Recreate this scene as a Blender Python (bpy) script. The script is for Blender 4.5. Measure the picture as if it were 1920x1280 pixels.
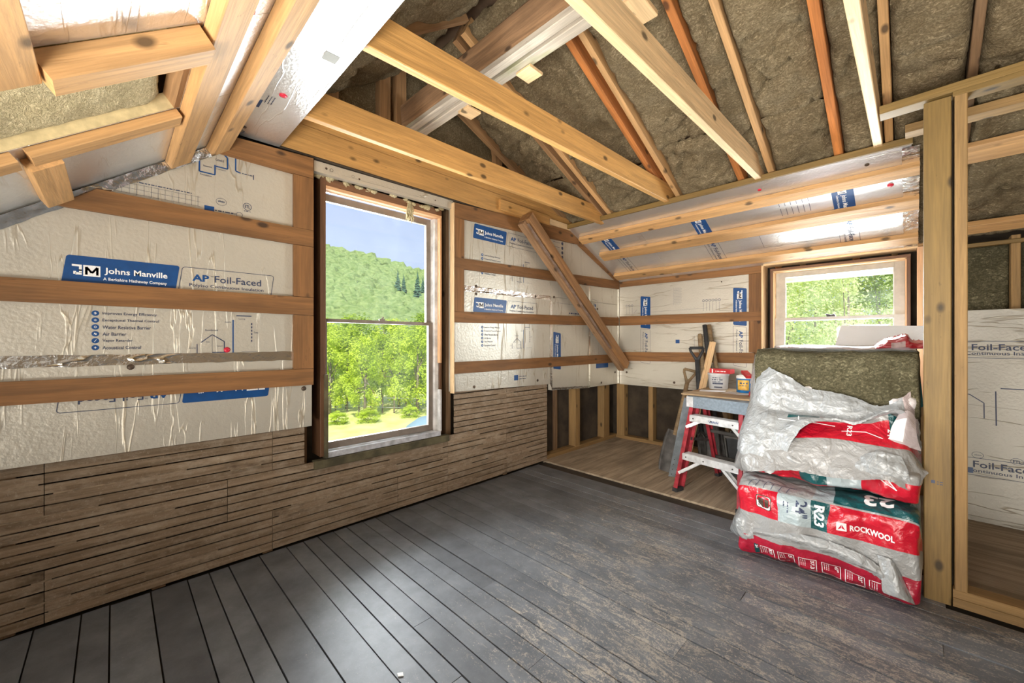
import bpy, bmesh, math, random
from mathutils import Vector, Matrix, noise
from mathutils.bvhtree import BVHTree

for o in list(bpy.data.objects):
    bpy.data.objects.remove(o)
SC = bpy.context.scene
COL = SC.collection
R = random.Random(7)
S2 = math.sqrt(2)

# ------------------------------------------------------------------ camera, sky, sun, lamps, exposure
CX, CY, CZ, FPX = 2.49, 0.0, 1.16, 747.0
cam = bpy.data.cameras.new('camera')
cam.lens = 14.0
cam.sensor_width = 35.99
cam.clip_start = 0.02
cam.clip_end = 2000
camo = bpy.data.objects.new('camera', cam)
camo.location = (CX, CY, CZ)
camo.rotation_euler = (math.radians(90), 0, math.radians(45))
COL.objects.link(camo)
SC.camera = camo

w = bpy.data.worlds.new('sky')
SC.world = w
w.use_nodes = True
nt = w.node_tree
nt.nodes.clear()
tc = nt.nodes.new('ShaderNodeTexCoord')
sx = nt.nodes.new('ShaderNodeSeparateXYZ')
rp = nt.nodes.new('ShaderNodeValToRGB')
rp.color_ramp.elements[0].position = 0.0
rp.color_ramp.elements[0].color = (0.58, 0.67, 0.84, 1)
rp.color_ramp.elements[1].position = 0.55
rp.color_ramp.elements[1].color = (0.42, 0.54, 0.86, 1)
bg = nt.nodes.new('ShaderNodeBackground')
bg.inputs['Strength'].default_value = 1.05
wo = nt.nodes.new('ShaderNodeOutputWorld')
nt.links.new(tc.outputs['Generated'], sx.inputs[0])
nt.links.new(sx.outputs['Z'], rp.inputs[0])
nt.links.new(rp.outputs[0], bg.inputs['Color'])
nt.links.new(bg.outputs[0], wo.inputs['Surface'])

def lamp(name, kind, loc, aim, energy, color=(1, 1, 1), size=None, size_y=None):
    l = bpy.data.lights.new(name, kind)
    l.energy = energy
    l.color = color
    if kind == 'AREA':
        l.shape = 'RECTANGLE'
        l.size = size
        l.size_y = size_y or size
    o = bpy.data.objects.new(name, l)
    o.location = loc
    o.rotation_euler = (Vector(aim) - Vector(loc)).to_track_quat('-Z', 'Y').to_euler()
    COL.objects.link(o)
    return o

sun = lamp('sun', 'SUN', (6, -5, 12), (0, 0, 0), 5.4, (1.0, 0.95, 0.86))
sun.data.angle = math.radians(1.0)
sun.rotation_euler = Vector((-0.50, 0.42, -0.76)).to_track_quat('-Z', 'Y').to_euler()
lamp('room_fill', 'AREA', (3.9, -1.15, 1.6), (1.0, 3.7, 1.3), 58, (1.0, 0.94, 0.84), 1.7, 1.3).data.spread = math.radians(95)  # added fill lamp behind the camera, no fixture there
lamp('room_fill_low', 'AREA', (2.5, -0.95, 0.30), (1.9, 1.4, 2.6), 76, (1.0, 0.94, 0.85), 2.4, 0.8).data.spread = math.radians(112)  # added low fill aimed upwards to brighten joist undersides and roof
lamp('corner_fill', 'AREA', (1.9, -0.55, 1.2), (0.95, 4.2, 0.9), 10, (1.0, 0.96, 0.9), 0.7, 0.5).data.spread = math.radians(62)  # extra fill put in to lift the far corner
lamp('daylight_boost', 'AREA', (-0.55, 1.28, 1.3), (2.0, 1.28, 1.3), 120, (0.92, 0.96, 1.0), 0.9, 1.6)  # added area lamp outside the tall window, boosting its daylight
lamp('daylight_boost_back', 'AREA', (2.05, 4.58, 1.35), (2.05, 2.0, 1.35), 90, (0.95, 0.98, 1.0), 0.9, 0.6)  # same added boost outside the small back window

SC.view_settings.view_transform = 'Standard'
SC.view_settings.look = 'None'
SC.view_settings.gamma = 1
SC.view_settings.use_curve_mapping = False
SC.view_settings.exposure = 0.25

# ------------------------------------------------------------------ helpers
def W(o):
    if o.parent:
        return W(o.parent) @ o.matrix_parent_inverse @ o.matrix_basis
    return o.matrix_basis.copy()

def setp(c, p):
    if p is not None:
        c.parent = p
        c.matrix_parent_inverse = W(p).inverted()

def tag(o, label=None, cat=None, group=None, kind=None):
    if label: o['label'] = label
    if cat: o['category'] = cat
    if group: o['group'] = group
    if kind: o['kind'] = kind
    return o

def empty(name, loc, label=None, cat=None, group=None, kind=None):
    o = bpy.data.objects.new(name, None)
    o.empty_display_size = 0.1
    o.location = loc
    COL.objects.link(o)
    return tag(o, label, cat, group, kind)

def mk(name, verts, faces, mat, parent=None, frame=None, smooth=False, uvs=None, base=False):
    """verts in world space; the object gets its own origin (and frame if given)"""
    vs = [Vector(v) for v in verts]
    lo = Vector([min(v[i] for v in vs) for i in range(3)])
    hi = Vector([max(v[i] for v in vs) for i in range(3)])
    c = (lo + hi) / 2
    if base:
        c.z = lo.z
    M = Matrix.Translation(c)
    if frame is not None:
        M = M @ frame.to_4x4()
    Mi = M.inverted()
    me = bpy.data.meshes.new(name)
    me.from_pydata([Mi @ v for v in vs], [], faces)
    if uvs is not None:
        ul = me.uv_layers.new(name='UVMap')
        for l in me.loops:
            ul.data[l.index].uv = uvs[l.vertex_index]
    if mat is not None:
        for m in (mat if isinstance(mat, (list, tuple)) else [mat]):
            me.materials.append(m)
    if smooth:
        me.polygons.foreach_set('use_smooth', [True] * len(me.polygons))
    me.update()
    o = bpy.data.objects.new(name, me)
    o.matrix_basis = M
    COL.objects.link(o)
    setp(o, parent)
    return o

def frame_of(d, up=(0, 0, 1)):
    d = Vector(d).normalized()
    u = Vector(up)
    if abs(d.dot(u.normalized())) > 0.98:
        u = Vector((0, 1, 0))
    s = u.cross(d).normalized()
    u = d.cross(s).normalized()
    return Matrix((d, s, u)).transposed()

def beam(name, a, b, wd, ht, mat, parent=None, up=(0, 0, 1), ch=0.003):
    """squared timber from a to b (centre line), wd across, ht along up, arrises eased"""
    a, b = Vector(a), Vector(b)
    F = frame_of(b - a, up)
    L = (b - a).length / 2
    y, z = wd / 2, ht / 2
    c = min(ch, y * .4, z * .4)
    prof = [(-y + c, -z), (y - c, -z), (y, -z + c), (y, z - c), (y - c, z), (-y + c, z), (-y, z - c), (-y, -z + c)]
    vs = [Vector((sx_, p[0], p[1])) for sx_ in (-L, L) for p in prof]
    fs = [[i, (i + 1) % 8, 8 + (i + 1) % 8, 8 + i] for i in range(8)]
    fs += [list(range(7, -1, -1)), list(range(8, 16))]
    me = bpy.data.meshes.new(name)
    me.from_pydata(vs, [], fs)
    me.materials.append(mat)
    o = bpy.data.objects.new(name, me)
    o.matrix_basis = Matrix.Translation((a + b) / 2) @ F.to_4x4()
    COL.objects.link(o)
    setp(o, parent)
    return o

def box(name, x, y, z, mat, parent=None, ch=0.003):
    """axis-aligned piece, local X along the longest side"""
    d = [x[1] - x[0], y[1] - y[0], z[1] - z[0]]
    c = [(x[0] + x[1]) / 2, (y[0] + y[1]) / 2, (z[0] + z[1]) / 2]
    k = d.index(max(d))
    a, b = list(c), list(c)
    a[k] -= d[k] / 2
    b[k] += d[k] / 2
    if k == 2:
        return beam(name, a, b, d[0], d[1], mat, parent, (0, 1, 0), ch)
    if k == 0:
        return beam(name, a, b, d[1], d[2], mat, parent, (0, 0, 1), ch)
    return beam(name, a, b, d[0], d[2], mat, parent, (0, 0, 1), ch)

def prism(name, pts, off, mat, parent=None, frame=None):
    """polygon (world points) extruded by vector off"""
    n = len(pts)
    off = Vector(off)
    p = [Vector(q) for q in pts]
    nrm = Vector((0, 0, 0))
    for i in range(n):
        nrm += p[i].cross(p[(i + 1) % n])
    if nrm.dot(off) > 0:
        p.reverse()
    vs = p + [q + off for q in p]
    fs = [list(range(n)), list(range(2 * n - 1, n - 1, -1))]
    fs += [[i, i + n, (i + 1) % n + n, (i + 1) % n] for i in range(n)]
    return mk(name, vs, fs, mat, parent, frame)

FY = Matrix(((0, -1, 0), (1, 0, 0), (0, 0, 1)))           # local x along world Y
FZ = Matrix(((0, 0, 1), (0, 1, 0), (-1, 0, 0))).transposed()  # local x along world Z
FZ = Matrix(((0, -1, 0), (0, 0, -1), (1, 0, 0)))

class MB:
    """collects shapes into one mesh"""
    def __init__(s): s.v, s.f = [], []
    def add(s, vs, fs):
        n = len(s.v)
        s.v += [Vector(v) for v in vs]
        s.f += [[i + n for i in f] for f in fs]
    def box(s, x, y, z):
        vs = [(a, b, c) for a in x for b in y for c in z]
        s.add(vs, [[0, 1, 3, 2], [4, 6, 7, 5], [0, 4, 5, 1], [2, 3, 7, 6], [0, 2, 6, 4], [1, 5, 7, 3]])
    def bar(s, a, b, wd, ht, up=(0, 0, 1)):
        a, b = Vector(a), Vector(b)
        F = frame_of(b - a, up)
        vs = []
        for e in (a, b):
            for q in ((-1, -1), (1, -1), (1, 1), (-1, 1)):
                vs.append(e + F @ Vector((0, q[0] * wd / 2, q[1] * ht / 2)))
        s.add(vs, [[0, 1, 5, 4], [1, 2, 6, 5], [2, 3, 7, 6], [3, 0, 4, 7], [3, 2, 1, 0], [4, 5, 6, 7]])
    def tube(s, pts, rad, n=10, cap=True):
        pts = [Vector(p) for p in pts]
        if not isinstance(rad, (list, tuple)): rad = [rad] * len(pts)
        vs, fs = [], []
        pf = None
        for i, p in enumerate(pts):
            d = (pts[min(i + 1, len(pts) - 1)] - pts[max(i - 1, 0)]).normalized()
            if pf is None:
                F = frame_of(d)
                pf = F.col[1].copy()
            s1 = (pf - d * pf.dot(d)).normalized()
            pf = s1
            s2 = d.cross(s1)
            for k in range(n):
                t = 2 * math.pi * k / n
                vs.append(p + (s1 * math.cos(t) + s2 * math.sin(t)) * rad[i])
        for i in range(len(pts) - 1):
            for k in range(n):
                fs.append([i * n + k, i * n + (k + 1) % n, (i + 1) * n + (k + 1) % n, (i + 1) * n + k])
        if cap:
            fs.append(list(range(n - 1, -1, -1)))
            fs.append([(len(pts) - 1) * n + k for k in range(n)])
        s.add(vs, fs)
    def lathe(s, c, prof, n=24):
        c = Vector(c)
        vs, fs = [], []
        for r, z in prof:
            for k in range(n):
                t = 2 * math.pi * k / n
                vs.append(c + Vector((r * math.cos(t), r * math.sin(t), z)))
        for i in range(len(prof) - 1):
            for k in range(n):
                fs.append([i * n + k, i * n + (k + 1) % n, (i + 1) * n + (k + 1) % n, (i + 1) * n + k])
        fs.append(list(range(n - 1, -1, -1)))
        fs.append([(len(prof) - 1) * n + k for k in range(n)])
        s.add(vs, fs)
    def build(s, name, mat, parent=None, smooth=False, frame=None, base=False):
        return mk(name, s.v, s.f, mat, parent, frame, smooth, None, base)

def ray(u, v):
    k = (u - 960) / FPX
    return Vector(((k - 1) / S2, (k + 1) / S2, (640 - v) / FPX))

def onX(u, v, X):
    r = ray(u, v); t = (X - CX) / r.x
    return Vector((CX, CY, CZ)) + r * t

def onY(u, v, Y):
    r = ray(u, v); t = (Y - CY) / r.y
    return Vector((CX, CY, CZ)) + r * t

def onZ(u, v, Z):
    r = ray(u, v); t = (Z - CZ) / r.z
    return Vector((CX, CY, CZ)) + r * t

def far(u, v, d):
    return Vector((CX, CY, CZ)) + ray(u, v) * d

def fbm(p, o=4):
    return noise.fractal(Vector(p), 1.0, 2.0, o)

# ------------------------------------------------------------------ materials
def newmat(name):
    m = bpy.data.materials.new(name)
    m.use_nodes = True
    nt = m.node_tree
    return m, nt, nt.nodes['Principled BSDF']

def nn(nt, kind, **kw):
    n = nt.nodes.new('ShaderNode' + kind)
    for k, v in kw.items():
        setattr(n, k, v)
    return n

def mix(nt, fac, a, b, mode='MIX'):
    m = nn(nt, 'Mix', data_type='RGBA', blend_type=mode)
    for s, v in ((0, fac), (6, a), (7, b)):
        if hasattr(v, 'is_linked'):
            nt.links.new(v, m.inputs[s])
        elif s == 0:
            m.inputs[0].default_value = v
        else:
            m.inputs[s].default_value = (*v[:3], 1)
    return m.outputs[2]

def ramp(nt, src, p0, p1, c0=(0, 0, 0), c1=(1, 1, 1)):
    r = nn(nt, 'ValToRGB')
    r.color_ramp.elements[0].position = p0
    r.color_ramp.elements[1].position = p1
    r.color_ramp.elements[0].color = (*c0, 1)
    r.color_ramp.elements[1].color = (*c1, 1)
    nt.links.new(src, r.inputs[0])
    return r.outputs[0]

def coords(nt, scale=(1, 1, 1), kind='Object', rnd=True):
    tc = nn(nt, 'TexCoord')
    mp = nn(nt, 'Mapping')
    mp.inputs['Scale'].default_value = scale
    nt.links.new(tc.outputs[kind], mp.inputs[0])
    if rnd:
        oi = nn(nt, 'ObjectInfo')
        ml = nn(nt, 'Math', operation='MULTIPLY')
        ml.inputs[1].default_value = 37.0
        nt.links.new(oi.outputs['Random'], ml.inputs[0])
        nt.links.new(ml.outputs[0], mp.inputs['Location'])
    return mp.outputs[0]

def ntex(nt, vec, scale, detail=4, rough=.55, dist=0):
    t = nn(nt, 'TexNoise')
    t.inputs['Scale'].default_value = scale
    t.inputs['Detail'].default_value = detail
    t.inputs['Roughness'].default_value = rough
    t.inputs['Distortion'].default_value = dist
    nt.links.new(vec, t.inputs['Vector'])
    return t.outputs['Fac']

def bump(nt, bs, h, strength=.3, dist=.01):
    b = nn(nt, 'Bump')
    b.inputs['Strength'].default_value = strength
    b.inputs['Distance'].default_value = dist
    nt.links.new(h, b.inputs['Height'])
    nt.links.new(b.outputs[0], bs.inputs['Normal'])

def wood(name, c, dark=.62, rough=.7, knots=True, vary=.18, stain=0.0):
    m, nt, bs = newmat(name)
    c = Vector(c)
    g = ntex(nt, coords(nt, (1.6, 26, 26)), 1.0, 5, .6, .6)
    g = ramp(nt, g, .38, .64)
    col = mix(nt, g, tuple(c * dark), tuple(c * 1.12))
    fine = ntex(nt, coords(nt, (6, 160, 160)), 1.0, 2, .6)
    col = mix(nt, .25, col, mix(nt, ramp(nt, fine, .35, .65), tuple(c * .55), tuple(c * 1.25)))
    sp_ = ramp(nt, ntex(nt, coords(nt, (14, 60, 60)), 1, 3, .7), .66, .74)
    fs_ = nn(nt, 'Math', operation='MULTIPLY'); fs_.inputs[1].default_value = .55
    nt.links.new(sp_, fs_.inputs[0])
    col = mix(nt, fs_.outputs[0], col, tuple(c * .34))
    if knots:
        v = nn(nt, 'TexVoronoi')
        v.inputs['Scale'].default_value = 1.0
        nt.links.new(coords(nt, (5.0, 9, 9)), v.inputs['Vector'])
        k = ramp(nt, v.outputs['Distance'], .09, .17, (1, 1, 1), (0, 0, 0))
        col = mix(nt, k, col, tuple(c * .22))
    if stain:
        s = ramp(nt, ntex(nt, coords(nt, (2, 5, 5)), 1.3, 4), .5, .68)
        f = nn(nt, 'Math', operation='MULTIPLY')
        f.inputs[1].default_value = stain
        nt.links.new(s, f.inputs[0])
        col = mix(nt, f.outputs[0], col, tuple(c * .35))
    oi = nn(nt, 'ObjectInfo')
    hs = nn(nt, 'HueSaturation')
    mr = nn(nt, 'MapRange')
    mr.inputs['To Min'].default_value = 1 - vary
    mr.inputs['To Max'].default_value = 1 + vary
    nt.links.new(oi.outputs['Random'], mr.inputs[0])
    nt.links.new(mr.outputs[0], hs.inputs['Value'])
    nt.links.new(col, hs.inputs['Color'])
    nt.links.new(hs.outputs[0], bs.inputs['Base Color'])
    bs.inputs['Roughness'].default_value = rough
    bump(nt, bs, g, .25, .004)
    return m

def plain(name, c, rough=.5, metal=0.0, var=.12, scale=14, bmp=.1, coat=0.0):
    m, nt, bs = newmat(name)
    n = ntex(nt, coords(nt), scale, 4)
    c = Vector(c)
    nt.links.new(mix(nt, ramp(nt, n, .35, .65), tuple(c * (1 - var)), tuple(c * (1 + var))), bs.inputs['Base Color'])
    bs.inputs['Roughness'].default_value = rough
    bs.inputs['Metallic'].default_value = metal
    bs.inputs['Coat Weight'].default_value = coat
    if bmp: bump(nt, bs, n, bmp, .004)
    return m

def foil(name, c=(.78, .76, .71), metal=.55, rough=.36, crease=1.0):
    """foil skin: fine dimples, long creases along local X"""
    m, nt, bs = newmat(name)
    v = coords(nt, (1, 1, 1))
    dim = ntex(nt, v, 70, 2, .5)
    big = ntex(nt, v, 9, 3)
    t = nn(nt, 'TexNoise')
    t.inputs['Scale'].default_value = 1
    t.inputs['Detail'].default_value = 3
    t.inputs['Distortion'].default_value = .5
    nt.links.new(coords(nt, (1.3, 13, 13)), t.inputs['Vector'])
    a = nn(nt, 'Math', operation='SUBTRACT'); a.inputs[1].default_value = .5
    nt.links.new(t.outputs['Fac'], a.inputs[0])
    b = nn(nt, 'Math', operation='ABSOLUTE')
    nt.links.new(a.outputs[0], b.inputs[0])
    line = ramp(nt, b.outputs[0], 0.0, .020, (1, 1, 1), (0, 0, 0))
    brk = ramp(nt, ntex(nt, coords(nt, (1.6, 6, 6)), 1, 2), .44, .54)
    mu = nn(nt, 'Math', operation='MULTIPLY')
    nt.links.new(line, mu.inputs[0]); nt.links.new(brk, mu.inputs[1])
    mc = nn(nt, 'Math', operation='MULTIPLY'); mc.inputs[1].default_value = .62 * crease
    nt.links.new(mu.outputs[0], mc.inputs[0])
    cv = Vector(c)
    col = mix(nt, mc.outputs[0], mix(nt, big, tuple(cv * .94), tuple(cv * 1.05)), (cv.x * .62, cv.y * .52, cv.z * .38))
    nt.links.new(col, bs.inputs['Base Color'])
    bs.inputs['Metallic'].default_value = metal
    bs.inputs['Roughness'].default_value = rough
    h = nn(nt, 'Math', operation='MULTIPLY_ADD')
    h.inputs[1].default_value = 1.6 * crease
    nt.links.new(mu.outputs[0], h.inputs[0]); nt.links.new(dim, h.inputs[2])
    h2 = nn(nt, 'Math', operation='MULTIPLY_ADD'); h2.inputs[1].default_value = 1.5
    nt.links.new(big, h2.inputs[0]); nt.links.new(h.outputs[0], h2.inputs[2])
    bump(nt, bs, h2.outputs[0], .45, .004)
    return m

def wool(name, c, c2):
    m, nt, bs = newmat(name)
    v = coords(nt, (1, 1, 1))
    fine = ntex(nt, v, 120, 3, .6)
    mid = ntex(nt, v, 7, 6, .62, .6)
    fib = ntex(nt, coords(nt, (26, 70, 40)), 1, 4, .65, 2.2)
    c, c2 = Vector(c), Vector(c2)
    col = mix(nt, ramp(nt, mid, .30, .70), tuple(c), tuple(c2))
    col = mix(nt, ramp(nt, fib, .35, .72), tuple(c * .8), col)
    f = nn(nt, 'Math', operation='MULTIPLY'); f.inputs[1].default_value = .55
    nt.links.new(ramp(nt, fib, .56, .74), f.inputs[0])
    col = mix(nt, f.outputs[0], col, tuple(c2 * 1.5))
    g = nn(nt, 'Math', operation='MULTIPLY'); g.inputs[1].default_value = .4
    nt.links.new(ramp(nt, fine, .5, .3), g.inputs[0])
    col = mix(nt, g.outputs[0], col, tuple(c * .5))
    nt.links.new(col, bs.inputs['Base Color'])
    bs.inputs['Roughness'].default_value = 1
    bs.inputs['Specular IOR Level'].default_value = .1
    h = nn(nt, 'Math', operation='MULTIPLY_ADD'); h.inputs[1].default_value = 2.2
    nt.links.new(fib, h.inputs[0]); nt.links.new(fine, h.inputs[2])
    bump(nt, bs, h.outputs[0], .55, .012)
    return m

M = {}
M['pine'] = wood('pine', (.57, .305, .095), .74, .62, True, .08)
M['pine_pale'] = wood('pine_pale', (.76, .53, .29), .8, .6, True, .07)
M['furring'] = wood('furring_wood', (.245, .112, .036), .66, .7, True, .12, .35)
M['furring2'] = wood('slope_furring', (.58, .33, .135), .7, .65, True, .1)
M['rafter_pale'] = wood('rafter_pale', (.58, .34, .15), .75, .65, True, .08)
M['rafter_old'] = wood('rafter_old', (.50, .18, .045), .6, .75, True, .15, .4)
M['old_brown'] = wood('old_brown', (.34, .19, .085), .6, .75, True, .15, .3)
M['brace_wood'] = wood('brace_wood', (.36, .185, .075), .6, .6, True, .05, .35)
M['timber'] = wood('old_timber', (.34, .195, .10), .5, .85, True, .08, .5)
M['grey_board'] = wood('weathered_board', (.52, .46, .38), .65, .75, False, .1, .25)
def stain(m, c, s=2.4, lo=.52, hi=.66, amt=.6):
    nt = m.node_tree; bs = nt.nodes['Principled BSDF']
    src = bs.inputs['Base Color'].links[0].from_socket
    f = nn(nt, 'Math', operation='MULTIPLY'); f.inputs[1].default_value = amt
    nt.links.new(ramp(nt, ntex(nt, coords(nt, (1, 3, 3)), s, 3), lo, hi), f.inputs[0])
    nt.links.new(mix(nt, f.outputs[0], src, c), bs.inputs['Base Color'])
stain(M['grey_board'], (.22, .25, .08), 2.2)
M['post'] = wood('post_wood', (.215, .132, .038), .8, .6, True, .06)
M['stud'] = wood('stud_wood', (.30, .18, .068), .75, .7, True, .1)
M['stud_dark'] = wood('old_stud', (.24, .14, .07), .6, .8, True, .15)
M['brownframe'] = wood('brown_frame', (.16, .075, .035), .7, .55, False, .1)
M['orange_edge'] = wood('fresh_edge', (.72, .42, .22), .85, .6, False, .05)
M['plywood'] = wood('plywood', (.42, .33, .23), .55, .8, False, .08, .5)
M['ply_top'] = wood('ply_board', (.42, .29, .16), .7, .7, False, .05)
M['handle'] = wood('ash_handle', (.25, .17, .09), .6, .7, False, .1, .3)
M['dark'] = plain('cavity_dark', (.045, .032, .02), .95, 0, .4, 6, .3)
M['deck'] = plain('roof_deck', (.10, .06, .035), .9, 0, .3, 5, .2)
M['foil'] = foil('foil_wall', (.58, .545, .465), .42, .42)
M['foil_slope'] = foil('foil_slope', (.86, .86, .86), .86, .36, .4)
M['foil_white'] = foil('foil_white', (.86, .88, .90), .15, .45, .5)
M['foil_lean'] = foil('foil_lean', (.50, .485, .43), .3, .5)
M['tape'] = foil('foil_tape', (.86, .85, .82), .95, .2, 1.6)
M['foam'] = plain('foam_edge', (.62, .50, .27), .9, 0, .15, 30, .3)
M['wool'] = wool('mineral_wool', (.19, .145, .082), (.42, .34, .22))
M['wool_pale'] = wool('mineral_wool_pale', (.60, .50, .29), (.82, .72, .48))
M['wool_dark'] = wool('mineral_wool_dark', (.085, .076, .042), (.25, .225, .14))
M['white'] = plain('print_white', (.86, .86, .85), .5, 0, .03, 30, 0)
M['blue'] = plain('print_blue', (.005, .062, .215), .4, 0, .08, 30, 0)
M['ink'] = plain('print_ink', (.03, .045, .10), .5, 0, .1, 30, 0)
M['redcap'] = plain('red_washer', (.62, .02, .05), .35, 0, .1, 30, 0)
M['nail'] = plain('nail_plate', (.10, .07, .05), .5, .5, .3, 60, .1)
M['steel'] = plain('steel', (.62, .63, .64), .35, .85, .1, 20, .05)
M['alu'] = plain('worn_aluminium', (.72, .73, .74), .42, .35, .16, 25, .1)
M['fibre_red'] = plain('red_fibreglass', (.33, .028, .04), .5, 0, .35, 22, .1)
M['greycap'] = plain('grey_plastic', (.20, .25, .30), .6, 0, .15, 60, .15)
M['stainless_grey'] = plain('patch_grey', (.26, .265, .25), .7, 0, .08, 20, 0)
M['rubber'] = plain('black_rubber', (.03, .032, .035), .6, 0, .3, 20, .1)
M['iron'] = plain('dark_iron', (.085, .08, .075), .55, .5, .35, 15, .2)
M['perf'] = plain('grey_steel_strip', (.36, .42, .46), .45, .6, .2, 15, .1)
M['alu_frame'] = plain('sash_grey', (.24, .20, .165), .45, .2, .12, 15, .05)
M['sash_beige'] = plain('sash_beige', (.44, .40, .33), .5, 0, .1, 15, .05)
M['track'] = plain('white_track', (.66, .64, .62), .5, 0, .25, 12, .1)
M['sillmat'] = plain('silver_sill', (.60, .61, .64), .4, .3, .35, 14, .15)
M['tarmoss'] = plain('grimy_wood', (.10, .085, .045), .9, 0, .4, 10, .4)
M['plaster'] = plain('plaster_key', (.28, .21, .14), .95, 0, .3, 30, .5)

def mat_lath():
    m, nt, bs = newmat('lath_wood')
    g = ramp(nt, ntex(nt, coords(nt, (2.2, 60, 60)), 1, 5, .6, .3), .34, .68)
    col = mix(nt, g, (.17, .115, .068), (.315, .228, .15))
    p = ramp(nt, ntex(nt, coords(nt, (7, 12, 12)), 1.2, 6, .75), .47, .70)
    f = nn(nt, 'Math', operation='MULTIPLY'); f.inputs[1].default_value = .6
    nt.links.new(p, f.inputs[0])
    col = mix(nt, f.outputs[0], col, (.44, .36, .27))
    sp = ramp(nt, ntex(nt, coords(nt), 75, 3, .75), .58, .70)
    f = nn(nt, 'Math', operation='MULTIPLY'); f.inputs[1].default_value = .55
    nt.links.new(sp, f.inputs[0])
    col = mix(nt, f.outputs[0], col, (.42, .35, .27))
    d = ramp(nt, ntex(nt, coords(nt, (5, 9, 9)), 1, 4, .65), .60, .74)
    f = nn(nt, 'Math', operation='MULTIPLY'); f.inputs[1].default_value = .75
    nt.links.new(d, f.inputs[0])
    col = mix(nt, f.outputs[0], col, (.065, .04, .02))
    oi = nn(nt, 'ObjectInfo'); hs = nn(nt, 'HueSaturation'); mr = nn(nt, 'MapRange')
    mr.inputs['To Min'].default_value = .92; mr.inputs['To Max'].default_value = 1.08
    nt.links.new(oi.outputs['Random'], mr.inputs[0]); nt.links.new(mr.outputs[0], hs.inputs['Value'])
    nt.links.new(col, hs.inputs['Color']); nt.links.new(hs.outputs[0], bs.inputs['Base Color'])
    bs.inputs['Roughness'].default_value = .95
    bump(nt, bs, p, .35, .004)
    return m
M['lath'] = mat_lath()

def mat_floor():
    """worn dark grey paint over pine: bare scuffs where people walk"""
    m, nt, bs = newmat('worn_floor_paint')
    geo = nn(nt, 'NewGeometry')
    def pos(scale, loc=(0, 0, 0)):
        mp = nn(nt, 'Mapping'); mp.inputs['Scale'].default_value = scale; mp.inputs['Location'].default_value = loc
        nt.links.new(geo.outputs['Position'], mp.inputs[0]); return mp.outputs[0]
    big = ntex(nt, pos((1, 1, 1)), 1.3, 4, .6)
    pn = ramp(nt, ntex(nt, pos((1, 1, 1)), 6, 5, .65), .3, .7)
    base = mix(nt, pn, (.090, .097, .108), (.180, .191, .206))
    # walked zone (distance from a point in the middle of the room)
    vm = nn(nt, 'VectorMath', operation='DISTANCE'); vm.inputs[1].default_value = (2.0, 1.9, 0)
    nt.links.new(geo.outputs['Position'], vm.inputs[0])
    zone = nn(nt, 'MapRange'); zone.inputs[1].default_value = .5; zone.inputs[2].default_value = 2.3
    zone.inputs[3].default_value = .14; zone.inputs[4].default_value = -.01
    nt.links.new(vm.outputs['Value'], zone.inputs[0])
    st = ntex(nt, pos((8, 24, 1)), 1, 6, .82, 1.8)
    sm = ntex(nt, pos((1, 1, 1)), 72, 4, .8, 1.8)
    a = nn(nt, 'Math', operation='MULTIPLY_ADD'); a.inputs[1].default_value = .55
    nt.links.new(st, a.inputs[0])
    b = nn(nt, 'Math', operation='MULTIPLY_ADD'); b.inputs[1].default_value = .45
    nt.links.new(sm, b.inputs[0]); nt.links.new(zone.outputs[0], b.inputs[2])
    nt.links.new(b.outputs[0], a.inputs[2])
    c = nn(nt, 'Math', operation='MULTIPLY_ADD'); c.inputs[1].default_value = .22
    nt.links.new(big, c.inputs[0]); nt.links.new(a.outputs[0], c.inputs[2])
    wear = ramp(nt, c.outputs[0], .75, .805)
    f = nn(nt, 'Math', operation='MULTIPLY'); f.inputs[1].default_value = .85
    nt.links.new(wear, f.inputs[0])
    col = mix(nt, f.outputs[0], base, mix(nt, sm, (.33, .285, .24), (.50, .44, .36)))
    dust = ramp(nt, ntex(nt, pos((1, 1, 1)), 150, 3, .8), .60, .72)
    g = nn(nt, 'Math', operation='MULTIPLY'); g.inputs[1].default_value = .4
    nt.links.new(dust, g.inputs[0])
    col = mix(nt, g.outputs[0], col, (.30, .28, .26))
    oi = nn(nt, 'ObjectInfo'); hs = nn(nt, 'HueSaturation'); mr = nn(nt, 'MapRange')
    mr.inputs['To Min'].default_value = .78; mr.inputs['To Max'].default_value = 1.2
    nt.links.new(oi.outputs['Random'], mr.inputs[0]); nt.links.new(mr.outputs[0], hs.inputs['Value'])
    nt.links.new(col, hs.inputs['Color']); nt.links.new(hs.outputs[0], bs.inputs['Base Color'])
    bs.inputs['Roughness'].default_value = .46
    bump(nt, bs, wear, -.15, .003)
    return m
M['floor'] = mat_floor()

def mat_glass():
    m = bpy.data.materials.new('window_glass'); m.use_nodes = True
    nt = m.node_tree; nt.nodes.clear()
    tr = nn(nt, 'BsdfTransparent'); tr.inputs[0].default_value = (.97, .985, .98, 1)
    gl = nn(nt, 'BsdfGlossy'); gl.inputs['Roughness'].default_value = .02
    df = nn(nt, 'BsdfTranslucent'); df.inputs[0].default_value = (.9, .93, .95, 1)
    fr = nn(nt, 'Fresnel'); fr.inputs['IOR'].default_value = 1.35
    m1 = nn(nt, 'MixShader'); m2 = nn(nt, 'MixShader')
    nt.links.new(fr.outputs[0], m1.inputs[0]); nt.links.new(tr.outputs[0], m1.inputs[1]); nt.links.new(gl.outputs[0], m1.inputs[2])
    d = ramp(nt, ntex(nt, coords(nt), 5, 5, .7), .35, .75, (.0004, .0004, .0004), (.004, .004, .004))
    nt.links.new(d, m2.inputs[0]); nt.links.new(m1.outputs[0], m2.inputs[1]); nt.links.new(df.outputs[0], m2.inputs[2])
    out = nn(nt, 'OutputMaterial'); nt.links.new(m2.outputs[0], out.inputs[0])
    return m
M['glass'] = mat_glass()

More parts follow.
